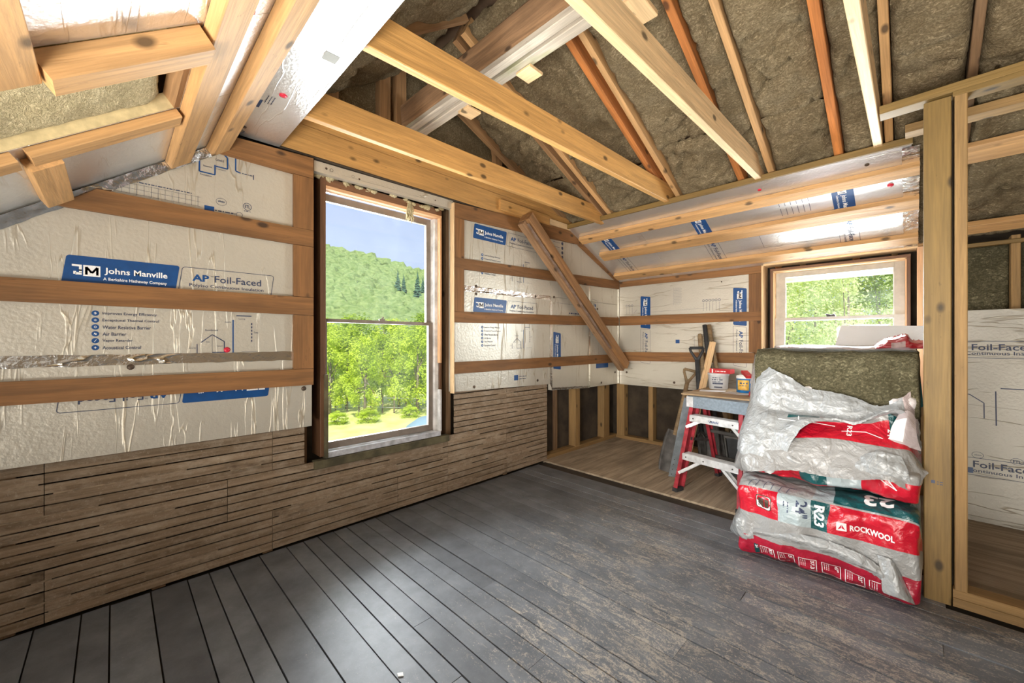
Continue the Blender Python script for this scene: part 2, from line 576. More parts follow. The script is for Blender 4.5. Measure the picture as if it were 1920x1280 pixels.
def mat_plastic(name, rects, base=(.72, .72, .71), rough=.3, trans=0.0, wr=1.0, flip=None):
    """printed film: rects = (u0,u1,v0,v1,colour) in UV metres, later ones on top"""
    m, nt, bs = newmat(name)
    uv = nn(nt, 'UVMap'); uv.uv_map = 'UVMap'
    sp = nn(nt, 'SeparateXYZ'); nt.links.new(uv.outputs[0], sp.inputs[0])
    n0 = ntex(nt, coords(nt), 7, 4)
    b = Vector(base)
    col = mix(nt, n0, tuple(b * .93), tuple(b * 1.05))
    def cmp(src, op, val):
        q = nn(nt, 'Math', operation=op); q.inputs[1].default_value = val
        nt.links.new(src, q.inputs[0]); return q.outputs[0]
    def mul(a, c):
        q = nn(nt, 'Math', operation='MULTIPLY'); nt.links.new(a, q.inputs[0]); nt.links.new(c, q.inputs[1]); return q.outputs[0]
    for u0, u1, v0, v1, c in rects:
        k = mul(mul(cmp(sp.outputs[0], 'GREATER_THAN', u0), cmp(sp.outputs[0], 'LESS_THAN', u1)),
                mul(cmp(sp.outputs[1], 'GREATER_THAN', v0), cmp(sp.outputs[1], 'LESS_THAN', v1)))
        col = mix(nt, k, col, c)
    nt.links.new(col, bs.inputs['Base Color'])
    bs.inputs['Roughness'].default_value = rough
    bs.inputs['Coat Weight'].default_value = .35
    bs.inputs['Coat Roughness'].default_value = .15
    w1 = ntex(nt, coords(nt, (1, 1, 1)), 9, 3, .5, 2.0)
    w2 = ntex(nt, coords(nt, (1, 1, 1)), 34, 3, .5, 1.0)
    h = nn(nt, 'Math', operation='MULTIPLY_ADD'); h.inputs[1].default_value = 2.5
    nt.links.new(w1, h.inputs[0]); nt.links.new(w2, h.inputs[2])
    bump(nt, bs, h.outputs[0], .35 * wr, .012)
    return m
RED = (.50, .008, .025); DRED = (.36, .008, .03); TEAL = (.006, .075, .082); GREY = (.36, .43, .45); WHT = (.31, .31, .305)

def mat_leaf(name, c, c2, tr=.5):
    m = bpy.data.materials.new(name); m.use_nodes = True
    nt = m.node_tree; nt.nodes.clear()
    n = ntex(nt, coords(nt), .9, 3)
    col = mix(nt, ramp(nt, n, .35, .65), c, c2)
    d = nn(nt, 'BsdfDiffuse'); t = nn(nt, 'BsdfTranslucent'); mx = nn(nt, 'MixShader')
    mx.inputs[0].default_value = tr
    nt.links.new(col, d.inputs[0]); nt.links.new(col, t.inputs[0])
    nt.links.new(d.outputs[0], mx.inputs[1]); nt.links.new(t.outputs[0], mx.inputs[2])
    o = nn(nt, 'OutputMaterial'); nt.links.new(mx.outputs[0], o.inputs[0])
    return m
M['leaf'] = mat_leaf('leaf_bright', (.42, .55, .04), (.72, .82, .13))
M['leaf2'] = mat_leaf('leaf_mid', (.27, .41, .04), (.52, .64, .09))
M['leaf3'] = mat_leaf('leaf_haze', (.60, .70, .34), (.86, .90, .54))
M['hillgreen'] = mat_leaf('hill_forest', (.20, .29, .10), (.33, .41, .16), .2)
M['conifer'] = mat_leaf('conifer_green', (.09, .17, .11), (.13, .23, .15), .3)
M['lawn'] = mat_leaf('lawn', (.50, .56, .16), (.66, .66, .27), 0)
M['bark'] = plain('bark', (.22, .18, .13), .9, 0, .3, 4, .2)
M['pool'] = plain('pale_blue_cover', (.24, .36, .40), .5, 0, .05, 2, 0)

# ------------------------------------------------------------------ lettering
_tc = {}
def glyphs(s, bold=0):
    key = (s, bold)
    if key not in _tc:
        cu = bpy.data.curves.new('t', 'FONT')
        cu.body = s
        cu.resolution_u = 2
        cu.offset = bold
        o = bpy.data.objects.new('t', cu)
        COL.objects.link(o)
        dg = bpy.context.evaluated_depsgraph_get()
        me = o.evaluated_get(dg).to_mesh()
        vs = [(v.co.x, v.co.y) for v in me.vertices]
        fs = [list(p.vertices) for p in me.polygons]
        o.evaluated_get(dg).to_mesh_clear()
        bpy.data.objects.remove(o); bpy.data.curves.remove(cu)
        x0 = min(v[0] for v in vs); x1 = max(v[0] for v in vs)
        y0 = min(v[1] for v in vs); y1 = max(v[1] for v in vs)
        _tc[key] = ([((x - x0) / (x1 - x0), (y - y0) / (y1 - y0)) for x, y in vs], fs)
    return _tc[key]

class Flat:
    """flat print: 2D shapes placed on origin + x*ex + y*ey"""
    def __init__(s): s.v, s.f = [], []
    def add(s, vs, fs):
        n = len(s.v); s.v += list(vs); s.f += [[i + n for i in f] for f in fs]
    def text(s, t, x, y, wd, ht, bold=0, rot=0):
        vs, fs = glyphs(t, round(min(.035, bold / max(ht, .004) * .55), 3))
        q = [(a * wd, b * ht) for a, b in vs]
        if rot == -90: q = [(b, -a) for a, b in q]
        s.add([(x + a, y + b) for a, b in q], fs)
    def marks(s, x, y, wd, ht, rot=0):
        """a line of print too small to read: short bars"""
        t, k = 0.0, 0
        while t < wd:
            L = ht * (.9, 1.6, .6, 2.2, 1.2)[k % 5]
            q = [(t, 0), (min(t + L, wd), 0), (min(t + L, wd), ht * .6), (t, ht * .6)]
            if rot == -90: q = [(b, -a) for a, b in q]
            s.add([(x + a, y + b) for a, b in q], [[0, 1, 2, 3]])
            t += L + ht * .5; k += 1
    def rect(s, x0, x1, y0, y1): s.add([(x0, y0), (x1, y0), (x1, y1), (x0, y1)], [[0, 1, 2, 3]])
    def line(s, pts, wd):
        for (a, b), (c, d) in zip(pts, pts[1:]):
            L = math.hypot(c - a, d - b) or 1
            nx, ny = -(d - b) / L * wd / 2, (c - a) / L * wd / 2
            s.add([(a + nx, b + ny), (c + nx, d + ny), (c - nx, d - ny), (a - nx, b - ny)], [[3, 2, 1, 0]])
    def disc(s, x, y, r, ry=None, n=14):
        ry = ry or r
        s.add([(x + r * math.cos(2 * math.pi * k / n), y + ry * math.sin(2 * math.pi * k / n)) for k in range(n)], [list(range(n))])
    def ring(s, x, y, r, wd, ry=None, n=18):
        ry = ry or r
        s.line([(x + r * math.cos(2 * math.pi * k / n), y + ry * math.sin(2 * math.pi * k / n)) for k in range(n + 1)], wd)
    def poly(s, pts): s.add(pts, [list(range(len(pts)))])
    def rpoly(s, x0, x1, y0, y1, r, sk=0):
        pts = []
        for cx, cy, a0 in ((x1 - r, y1 - r, 0), (x0 + r, y1 - r, 90), (x0 + r, y0 + r, 180), (x1 - r, y0 + r, 270)):
            for k in range(5):
                a = math.radians(a0 + k * 22.5)
                yy = cy + r * math.sin(a)
                pts.append((cx + r * math.cos(a) + sk * (yy - y0) / (y1 - y0), yy))
        return pts
    def put(s, name, mat, parent, o, ex, ey, off, clip=None):
        if not s.v: return None
        o, ex, ey = Vector(o), Vector(ex), Vector(ey)
        nrm = ex.cross(ey).normalized()
        vs, fs = s.v, s.f
        if clip:            # keep only what falls on the sheet (clip: function of 2D point)
            fs = [f for f in fs if all(clip(*vs[i]) for i in f)]
            if not fs: return None
            used = sorted({i for f in fs for i in f}); mp = {k: j for j, k in enumerate(used)}
            vs = [vs[i] for i in used]; fs = [[mp[i] for i in f] for f in fs]
        return mk(name, [o + ex * x + ey * y + nrm * off for x, y in vs], fs, mat, parent)

def board_print(parent, o, ex, ey, parts='label box icons house diagram seals table', clip=None):
    """one repeat of the printing on a foil-faced board; o = left centre of the blue label"""
    blue, ink, wht = Flat(), Flat(), Flat()
    if 'label' in parts:
        blue.poly(blue.rpoly(0, .358, -.06, .057, .01, .015))
        # monogram: J, a white box with the M cut out
        wht.rect(.050, .058, -.006, .020); wht.rect(.040, .058, -.022, -.012); wht.rect(.050, .058, -.014, .0)
        wht.rect(.034, .042, -.020, -.008)
        wht.rect(.030, .050, .012, .020)
        wht.poly([(.062, -.026), (.112, -.026), (.112, .020), (.062, .020)])
        wht.text('Johns Manville', .124, -.016, .205, .033, .0012)
        wht.text('A Berkshire Hathaway Company', .120, -.042, .207, .017, .0004)
        m2 = Flat()
        m2.line([(.071, -.020), (.071, .013), (.087, -.012), (.103, .013), (.103, -.020)], .0075)
        m2.put('printed_monogram', M['blue'], parent, o, ex, ey, .0018, clip)
    if 'box' in parts:
        ink.line(ink.rpoly(.368, .752, -.06, .055, .012, .015) + [ink.rpoly(.368, .752, -.06, .055, .012, .015)[0]], .0025)
        bl2 = blue
        bl2.text('AP', .419, -.008, .066, .033, .0022)
        ink.text('Foil-Faced', .507, -.008, .2, .034, .0006)
        ink.text('Polyiso Continuous Insulation', .408, -.040, .31, .020, .0003)
        ink.text('TM', .49, .018, .012, .006)
    if 'icons' in parts:
        for k, t in enumerate(('Improves Energy Efficiency', 'Exceptional Thermal Control', 'Water Resistive Barrier', 'Air Barrier', 'Vapor Retarder', 'Acoustical Control')):
            y = -.18 - .0292 * k
            blue.disc(.097, y, .0115)
            wht.text('$*o~/+'[k], .093, y - .005, .008, .010)
            ink.text(t, .118, y - .008, .0067 * len(t), .015, .0003)
    if 'house' in parts:
        ink.line([(.453, -.305), (.497, -.266), (.546, -.300), (.546, -.352)], .004)
        ink.line([(.438, -.312), (.438, -.357)], .003)
        ink.line([(.497, -.354), (.56, -.354)], .004)
        ink.line([(.497, -.354), (.497, -.27)], .0012)
        ink.text('Residential', .47, -.248, .05, .008); ink.text('Exterior Wall', .408, -.335, .025, .007)
        ink.text('Cathedral', .515, -.325, .025, .006); ink.text('Attic', .472, -.305, .016, .006)
        blue.line([(.583, -.19), (.583, -.356)], .0055)
        ink.line([(.597, -.168), (.663, -.168)], .005); ink.text('Ceiling', .605, -.188, .03, .007); ink.text('Exterior', .55, -.205, .026, .007)
        for k in range(6):
            ink.line([(.664, -.203 - .0175 * k), (.664, -.214 - .0175 * k)], .005)
        ink.line([(.62, -.352), (.69, -.352)], .0012); ink.text('Cavity', .674, -.26, .02, .012)
    if 'diagram' in parts:
        blue.line([(.447, .620), (.447, .528), (.508, .528), (.508, .577)], .006)
        blue.line([(.512, .572), (.560, .572), (.560, .628), (.545, .64)], .006)
        blue.line([(.594, .65), (.594, .573), (.615, .568)], .006)
        ink.line([(.672, .575), (.672, .55)], .004)
        ink.text('Basement', .462, .557, .034, .008); ink.text('Crawlspace', .512, .556, .04, .008); ink.text('Exterior', .408, .605, .032, .012)
        ink.text('Foundation', .45, .512, .045, .008); ink.text('Cathedral', .51, .60, .034, .012); ink.marks(.622, .566, .045, .007)
    if 'seals' in parts:
        ink.ring(.534, .40, .022, .0012, .018); ink.text('abaa', .52, .398, .028, .009, .0004)
        ink.ring(.645, .402, .018, .0025); ink.text('ETL', .634, .394, .022, .016, .0008); ink.marks(.63, .376, .03, .006)
        blue.rpoly(0, 1, 0, 1, .1); blue.rect(.466, .505, .345, .368)
        ink.marks(.508, .350, .085, .009)
        ink.ring(.610, .352, .013, .002)
    if 'table' in parts:
        for k in range(13):
            ink.line([(.153 + .024 * k, .355), (.153 + .024 * k, .405)], .0009)
        for k in range(3):
            ink.line([(.15, .357 + .022 * k), (.45, .357 + .022 * k)], .0009)
        ink.marks(.2, .41, .22, .007)
    blue.put('printed_label', M['blue'], parent, o, ex, ey, .0011, clip)
    wht.put('printed_lettering', M['white'], parent, o, ex, ey, .0018, clip)
    ink.put('printed_text', M['ink'], parent, o, ex, ey, .0014, clip)

def nail(parent, p, nrm, mat='nail', r=.013):
    p, nrm = Vector(p), Vector(nrm).normalized()
    mb = MB(); mb.tube([p, p + nrm * .003, p + nrm * .005], [r, r, r * .35], 10)
    mb.build('cap_nail', M[mat], parent, True)

# ------------------------------------------------------------------ floor
floor = tag(box('floor', (-.3, 5.4), (-1.9, 4.6), (-.07, -.022), M['dark']), kind='structure')
ys = [-.0116 - .085 - .131]
for wd in [.131, .085, .133, .132, .085, .082, .136, .133, .088, .08, .09, .082, .103, .088, .09, .137]:
    ys.append(ys[-1] + wd)
while ys[-1] < 2.78:
    ys.append(ys[-1] + R.choice((.088, .136, .09)))
ys[-1] = 2.845
while ys[0] > -1.8:
    ys.insert(0, ys[0] - R.choice((.088, .134)))
for y0, y1 in zip(ys, ys[1:]):
    cuts = [0.0]
    x = R.uniform(1.0, 3.4)
    while x < 4.8:
        cuts.append(x); x += R.uniform(2.2, 3.2)
    cuts.append(5.3)
    for a, b in zip(cuts, cuts[1:]):
        dz = R.uniform(-.002, .0015)
        lim = b
        if y0 > 2.52: lim = min(b, 2.60)
        if a >= lim: continue
        box('floor_board', (a + .0006, lim - .0006), (y0 + .0026, y1 - .0026), (-.021, dz), M['floor'], floor, .0004)
# rough strip where the old knee wall stood, then bare plywood under the eave
box('threshold_strip', (-.02, 2.53), (2.848, 2.966), (-.021, -.012), M['dark'], floor)
for a, b in ((-.05, 1.21), (1.212, 2.60)):
    box('plywood_sheet', (a, b), (2.968, 4.38), (-.021, .002), M['plywood'], floor)
box('plywood_sheet', (2.602, 5.2), (2.70, 4.38), (-.021, .0), M['plywood'], floor)

# ------------------------------------------------------------------ gable wall (left)
def wall_with_hole(name, axis, pos, thick, a0, a1, z0, z1, holes, mat):
    mb = MB()
    def put(u0, u1, w0, w1):
        if axis == 'X': mb.box((pos, pos + thick), (u0, u1), (w0, w1))
        else: mb.box((u0, u1), (pos, pos + thick), (w0, w1))
    h = holes[0]
    put(a0, h[0], z0, z1); put(h[1], a1, z0, z1); put(h[0], h[1], z0, h[2]); put(h[0], h[1], h[3], z1)
    return tag(mb.build(name, mat), kind='structure')

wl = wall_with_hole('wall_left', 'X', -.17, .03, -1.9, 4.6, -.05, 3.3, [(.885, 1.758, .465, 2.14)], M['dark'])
# old studs behind the lath and in the opened part
for y in (-1.2, -.75, -.3, .15, .60):
    box('wall_stud', (-.14, -.012), (y - .025, y + .025), (0, 2.2), M['stud_dark'], wl)
for y in (.80, 1.86, 2.42):
    box('wall_stud', (-.14, -.012 if y > 2 else -.075), (y - .022, y + .022), (0, 2.2), M['stud_dark'], wl)
for y, t in ((2.995, .04), (3.53, .085), (4.11, .12)):
    box('wall_stud', (-.13, -.04), (y - t / 2, y + t / 2), (.04, 2.0), M['stud'], wl)
box('wall_stud', (-.137, -.11), (3.22, 3.27), (.04, 1.2), M['stud_dark'], wl)
box('sole_plate', (-.13, -.035), (2.975, 4.34), (0, .04), M['stud'], wl)
for y0, y1 in ((2.0, 2.05), (2.55, 2.6)):
    pass
# laths
PITCH = .0437
row = 0
z = .014
while z < .80:
    grp = (row // 5) % 2
    br = [-1.5, -.55, .415, 1.80, 2.42, 2.972] if grp else [-1.5, -.2, .62, 1.38, 1.80, 2.972]
    for a, b in zip(br, br[1:]):
        ztop = .665 if a < .6 else .77
        segs = [(a, b)]
        if z > .425:
            segs = []
            if a < .785: segs.append((a, min(b, .785)))
            if b > 1.86: segs.append((max(a, 1.86), b))
        for s0, s1 in segs:
            if s1 - s0 < .05 or z > ztop: continue
            dz = R.uniform(-.0007, .0007)
            hh = .0378 + R.uniform(-.0012, .0014)
            t = R.uniform(-.0015, .001)
            beam('lath', (-.005 + t, s0 + .0012, z + hh / 2 + dz), (-.005 + t, s1 - .0012, z + hh / 2 + R.uniform(-.0008, .0008)), .0095, hh, M['lath'], wl, (0, 0, 1), .001)
    row += 1
    z += PITCH
# leftover plaster keys that close parts of the gaps
mb = MB()
for k in range(1, row):
    zz = .014 + PITCH * k - .0032
    y = -1.5
    while y < 2.97:
        L = R.uniform(.05, .5)
        if R.random() < (.34 if zz < .4 else .16) and not (zz > .43 and .76 < y + L and y < 1.86) and zz < (.66 if y < .8 else .76):
            mb.box((-.0115, -.0012), (y, min(y + L, 2.968)), (zz - .0042, zz + .0036))
        y += L + R.uniform(.02, .25)
tag(mb.build('plaster_key', M['plaster'], wl), kind='stuff')
# foil-faced boards
XF = .045
zl = lambda y: 2.126 + .75 * (y - .343)
zs = lambda y: 2.29 - .43 * (y - 3.22)
def wall_panel(pts, th=.045):
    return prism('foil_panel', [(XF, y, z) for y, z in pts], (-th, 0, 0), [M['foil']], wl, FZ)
pL1 = wall_panel([(-1.6, .671), (.809, .673), (.809, 1.078), (-1.6, 1.078)])
pL2 = wall_panel([(-.98, 1.080), (.809, 1.080), (.809, 2.205), (.43, 2.205), (-.98, zl(-.98))])
pR1 = wall_panel([(1.808, .778), (2.972, .752), (2.972, 1.574), (1.808, 1.574)])
pR2 = wall_panel([(1.808, 1.576), (2.972, 1.576), (2.972, 2.25), (1.808, 2.215)])
pR3 = wall_panel([(2.985, .690), (3.622, .662), (3.622, 1.59), (2.985, 1.59)])
pR4 = wall_panel([(3.632, .668), (4.25, .662), (4.25, 1.59), (3.632, 1.59)])
pR5 = wall_panel([(2.975, 1.593), (3.47, 1.593), (3.47, zs(3.47)), (2.975, 2.26)])
pR6 = wall_panel([(3.473, 1.593), (4.25, 1.593), (4.25, zs(4.25)), (3.473, zs(3.473))])
EY0, EZ0 = Vector((0, 1, 0)), Vector((0, 0, 1))
pH = prism('foil_strip', [(XF, .822, 2.15), (XF, 1.812, 2.16), (XF, 1.812, 2.222), (XF, .822, 2.212)], (-.04, 0, 0), M['foil'], wl, FY)
fx = Flat(); fx.disc(.055, .033, .007); fx.ring(.085, .032, .009, .002); fx.ring(.215, .033, .008, .0012); fx.disc(.255, .028, .006); fx.disc(.82, .036, .005)
fx.put('printed_text', M['nail'], pH, (XF, .835, 2.150), EY0, EZ0, .0012)
# shiny tape over joints
def tape(parent, pts, off, frame=None, n=60, amp=.002, name='foil_tape'):
    """crinkled strip; pts = two long edges (a0,a1),(b0,b1)"""
    a0, a1, b0, b1 = map(Vector, pts)
    off = Vector(off)
    vs, fs = [], []
    for i in range(n + 1):
        t = i / n
        for j in range(5):
            s = j / 4
            p = (a0.lerp(a1, t)).lerp(b0.lerp(b1, t), s)
            e = .0035 * fbm((t * 30, s * 9 + 3, 7.7), 3) * (1 if j in (0, 4) else 0)
            vs.append(p + off.normalized() * (off.length + amp * (fbm((t * 55, s * 6, 1.3), 3) + .3)) + (b0 - a0).normalized() * e)
    for i in range(n):
        for j in range(4):
            q = i * 5 + j
            fs.append([q, q + 1, q + 6, q + 5])
    nrm = (a1 - a0).cross(b0 - a0)
    if nrm.dot(off) > 0:
        fs = [f[::-1] for f in fs]
    return mk(name, vs, fs, M['tape'], parent, frame, True)
tape(wl, [(XF, -1.5, 1.056), (XF, .77, 1.056), (XF, -1.5, 1.104), (XF, .77, 1.104)], (.0012, 0, 0), FY, 150)
tape(wl, [(XF, 1.91, 1.552), (XF, 2.97, 1.556), (XF, 1.91, 1.597), (XF, 2.97, 1.597)], (.0012, 0, 0), FY, 90)
tape(wl, [(XF, 2.955, .76), (XF, 2.955, 1.55), (XF, 2.995, .70), (XF, 2.995, 1.55)], (.001, 0, 0), FZ, 70, .001)
tape(wl, [(XF, 3.612, .67), (XF, 3.612, 1.75), (XF, 3.640, .67), (XF, 3.640, 1.75)], (.001, 0, 0), FZ, 70, .001)
tape(wl, [(XF, 4.20, .67), (XF, 4.20, 1.80), (XF, 4.24, .67), (XF, 4.24, 1.80)], (.001, 0, 0), FZ, 70, .001)
tape(wl, [(XF, 2.985, .694), (XF, 3.62, .664), (XF, 2.985, .715), (XF, 3.62, .685)], (.001, 0, 0), FY, 60, .001)
# slope/wall joint tape on the left
tape(wl, [(XF, -1.0, zl(-1.0) - .055), (XF, .39, zl(.39) - .05), (XF + .02, -1.0, zl(-1.0) - .004), (XF + .02, .39, zl(.39) - .004)], (.0022, 0, -.001), FY, 110, .005)
EY, EZ = Vector((0, 1, 0)), Vector((0, 0, 1))
board_print(pL2, (XF, -.152, 1.46), EY, EZ, 'label box icons house diagram seals table', lambda x, y: x < .93)
lower = lambda x, y: (-y) < -.0
board_print(pL1, (XF, .602, .924), -EY, -EZ, 'label box')
board_print(pR1, (XF, 2.008, 1.455), EY, EZ, 'label box icons house', lambda x, y: y < .11)
board_print(pR1, (XF, 2.008, .870), EY, EZ, 'seals', lambda x, y: y < .11 and x > .6 or False)
board_print(pR2, (XF, 2.008, 2.040), EY, EZ, 'label box icons house', lambda x, y: y > -.44)
fx = Flat(); fx.rect(.0, .05, 0, .045); fx.put('printed_label', M['blue'], pR1, (XF, 2.47, .82), EY, EZ, .0011)
fx = Flat(); fx.marks(0, .027, .10, .011); fx.marks(0, .006, .09, .011)
fx.put('printed_text', M['ink'], pR1, (XF, 2.53, .82), EY, EZ, .0011)
# vertical runs of print (boards hung the other way: text reads downwards)
def vert_print(parent, origin, ey, parts, clip=None):
    board_print(parent, origin, -EZ, ey, parts, clip)
vert_print(pR3, (XF, 3.07, 1.255), EY, 'label')
vert_print(pR4, (XF, 3.735, 1.66), EY, 'label', lambda x, y: x > .08)
vert_print(pR6, (XF, 3.73, 1.99), EY, 'box', lambda x, y: x > .1)
fx = Flat()
for k in range(6):
    fx.disc(0, -.045 * k, .016)
fx.put('printed_text', M['ink'], pR5, (XF, 3.15, 2.13), EY, EZ, .0012)
fx = Flat()
for k in range(6):
    fx.line([(0, -.045 * k), (.10, -.045 * k)], .003)
fx.put('printed_text', M['ink'], pR5, (XF, 3.01, 2.13), EY, EZ, .0012)
fx = Flat(); fx.rpoly(0, 1, 0, 1, .1); fx.rect(0, .25, 0, .05)
fx.put('printed_label', M['blue'], pR4, (XF, 3.75, .865), EY, EZ, .0012)
fx = Flat(); fx.line([(0, 0), (.5, .02), (.55, .0)], .0025); fx.line([(0, .22), (.5, .21)], .002); fx.marks(.2, .12, .25, .02); fx.marks(.2, .06, .2, .02)
fx.put('printed_text', M['ink'], pR3, (XF, 3.06, 1.32), EY, EZ, .0012)
for p in ((.053, 1.047), (.766, .892)):
    nail(wl, (XF, *p), (1, 0, 0))
for p in ((2.02, .80), (2.78, .80), (2.04, 1.60), (2.04, 1.54), (4.15, .80), (3.30, 1.60), (2.75, 1.575), (3.86, .70), (3.02, 1.59), (3.78, 1.52)):
    nail(wl, (XF, *p), (1, 0, 0), 'nail', .012)
nail(wl, (XF, .405, 1.118), (1, 0, 0), 'redcap', .014)

# furring strips over the boards
X0, X1 = XF + .001, XF + .021
def fur_poly(pts, name='furring_strip', frame=FY):
    return prism(name, [(X1, y, z) for y, z in pts], (X0 - X1, 0, 0), M['furring'], wl, frame)
fur_poly([(-1.55, .921), (.812, .912), (.812, 1.004), (-1.55, 1.010)])
fur_poly([(-1.2, 1.317), (.812, 1.310), (.812, 1.411), (-1.2, 1.400)])
fur_poly([(-.165, 1.708), (.812, 1.702), (.812, 1.795), (-.05, 1.803)])
fur_poly([(.30, 2.098), (.812, 2.094), (.812, 2.212), (.425, 2.197), (.345, 2.13)])
for a, b in ((1.006, 1.308), (1.413, 1.700), (1.797, 2.092)):
    fur_poly([(.708, a), (.812, a), (.812, b), (.708, b)], 'furring_strip', FZ)
fur_poly([(1.806, .916), (4.2, .918), (4.2, 1.012), (1.806, 1.004)])
fur_poly([(1.806, 1.304), (4.2, 1.345), (4.2, 1.44), (1.806, 1.388)])
fur_poly([(1.812, 1.712), (4.21, 1.777), (4.21, 1.872), (1.812, 1.795)])
fur_poly([(1.806, 2.096), (3.42, 2.165), (3.36, 2.285), (1.806, 2.205)])
for a, b in ((1.39, 1.714), (1.797, 2.096)):
    fur_poly([(1.812, a), (1.905, a), (1.905, b), (1.812, b)], 'furring_strip', FZ)
fur_poly([(3.40, 2.16), (3.47, 2.235), (4.22, 1.905), (4.17, 1.86)])
box('furring_edge', (XF - .02, XF + .03), (1.800, 1.8065), (.77, 2.2), M['pine_pale'], wl)
# header boards on the gable, blocks
box('header_board', (.005, .048), (.45, 3.42), (2.236, 2.395), M['pine'], wl)
box('header_board', (.000, .043), (.45, 3.40), (2.398, 2.555), M['pine'], wl)
box('header_board', (.0, .05), (.45, 3.3), (2.222, 2.233), M['dark'], wl)  # dark strip painting in the shaded gap under the header boards
box('block', (.050, .075), (2.28, 2.92), (2.262, 2.352), M['pine'], wl)
box('block', (.050, .07), (2.93, 3.3), (2.275, 2.33), M['pine_pale'], wl)
for y in (1.30, 1.42, .95, 2.35):
    box('gable_stud', (-.10, -.02), (y - .04, y + .04), (2.3, 3.2), M['old_brown'], wl)
# mineral wool filling the gable
def wool_sheet(name, org, ex, ey, nx, ny, amp, mat, parent, seed=0, edge=.05, crack=True):
    """lumpy batt face spanned by ex,ey; the lumps go along ex x ey"""
    org, ex, ey = Vector(org), Vector(ex), Vector(ey)
    nrm = ex.cross(ey).normalized()
    vs, fs = [], []
    lx, ly = ex.length, ey.length
    for i in range(nx + 1):
        for j in range(ny + 1):
            a, b = i / nx, j / ny
            p = org + ex * a + ey * b
            q = p * 1.0 + Vector((seed * 3.1, seed * 1.7, 0))
            h = amp * (1.1 * fbm(q * 3.0, 3) + .7 * fbm(q * 9, 3) + .28 * fbm(q * 34, 2))
            da = min(a, 1 - a) * lx; db = min(b, 1 - b) * ly
            e = min(1, da / edge) * min(1, db / edge)
            h -= (1 - math.sqrt(max(0, 1 - (1 - e) ** 2))) * .045
            if crack:
                c = abs(fbm(q * 2.2 + Vector((9, 4, seed)), 4))
                if c < .035: h -= amp * 1.6 * (1 - c / .035)
            vs.append(p + nrm * h)
    for i in range(nx):
        for j in range(ny):
            k = i * (ny + 1) + j
            fs.append([k, k + ny + 1, k + ny + 2, k + 1])
    return mk(name, vs, fs, mat, parent, None, True)
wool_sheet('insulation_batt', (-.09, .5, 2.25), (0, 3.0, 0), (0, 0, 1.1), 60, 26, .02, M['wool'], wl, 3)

# ------------------------------------------------------------------ back (knee) wall
YF = 4.25
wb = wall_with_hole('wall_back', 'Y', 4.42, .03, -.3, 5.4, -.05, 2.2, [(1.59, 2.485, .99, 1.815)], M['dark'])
for x, t in ((.03, .10), (.41, .055), (.80, .05), (1.21, .05), (2.0, .05), (2.58, .07)):
    box('wall_stud', (x - t / 2, x + t / 2), (4.30, 4.39), (.04, 1.1 if 1.5 < x < 2.5 else 1.95), M['stud'], wb)
for x in (2.98, 3.4, 3.9):
    box('wall_stud', (x - .02, x + .02), (4.18, 4.29), (.0, 1.86), M['stud'], wb)
box('sole_plate', (-.03, 5.2), (4.30, 4.39), (0, .04), M['stud'], wb)
box('wall_stud', (1.42, 1.53), (4.30, 4.39), (0.04, 1.95), M['stud'], wb)
pB = prism('foil_panel', [(.047, YF, .655), (1.44, YF, .655), (1.44, YF, 1.86), (.047, YF, 1.86)], (0, .045, 0), M['foil'], wb)
EX = Vector((1, 0, 0))
board_print(pB, (.375, YF, 1.675), -EZ, EX, 'label box')
board_print(pB, (1.335, YF, 1.680), -EZ, EX, 'label box')
fx = Flat()
for k in range(6):
    fx.ring(.0 + .03 * k, 0, .0105, .004); fx.line([(.03 * k, -.02), (.03 * k, -.105)], .002)
fx.put('printed_text', M['ink'], pB, (1.0, YF, 1.575), EX, EZ, .0012)
fx = Flat()
for k in range(3):
    fx.ring(.035 * k, 0, .0105, .004); fx.line([(.035 * k, -.02), (.035 * k, -.1)], .002)
fx.line([(.09, -.09), (.13, -.05)], .002); fx.line([(.09, -.09), (.9, -.075)], .0012)
fx.put('printed_text', M['ink'], pB, (.14, YF, 1.575), EX, EZ, .0012)
fx = Flat()
for k in range(4):
    for q in range(10):
        fx.line([(.022 * k, -.016 * q), (.022 * k + .014, -.016 * q)], .0016)
    fx.line([(.022 * k - .004, .02), (.022 * k - .004, -.17)], .0012)
fx.put('printed_text', M['ink'], pB, (.70, YF, 1.72), EX, EZ, .0012)
fx = Flat(); fx.rect(0, .042, 0, .04); fx.put('printed_label', M['blue'], pB, (.715, YF, 1.14), EX, EZ, .0012)
fx = Flat()
fx.line([(0, .10), (.03, .10), (.03, 0)], .003); fx.line([(.05, .11), (.09, .11)], .003); fx.line([(-.02, .1), (-.02, -.02)], .002)
fx.put('printed_text', M['ink'], pB, (.93, YF, 1.12), EX, EZ, .0012)
nail(wb, (.70, YF, .72), (0, -1, 0)); nail(wb, (.14, YF, .80), (0, -1, 0))
nail(wb, (1.17, YF, 1.75), (0, -1, 0), 'nail', .006)
def fur_back(pts, frame=None, name='furring_strip', t=.02):
    return prism(name, [(x, YF - .001 - t, z) for x, z in pts], (0, t, 0), M['furring'], wb, frame)
fur_back([(.06, .935), (1.46, .955), (1.46, 1.055), (.06, 1.035)])
fur_back([(.06, 1.348), (1.522, 1.354), (1.522, 1.44), (.06, 1.455)])
fur_back([(.06, 1.800), (1.53, 1.795), (1.53, 1.862), (.06, 1.905)])
for a, b in ((1.058, 1.352), (1.442, 1.793)):
    fur_back([(1.413, a), (1.522, a), (1.522, b), (1.413, b)], FZ)
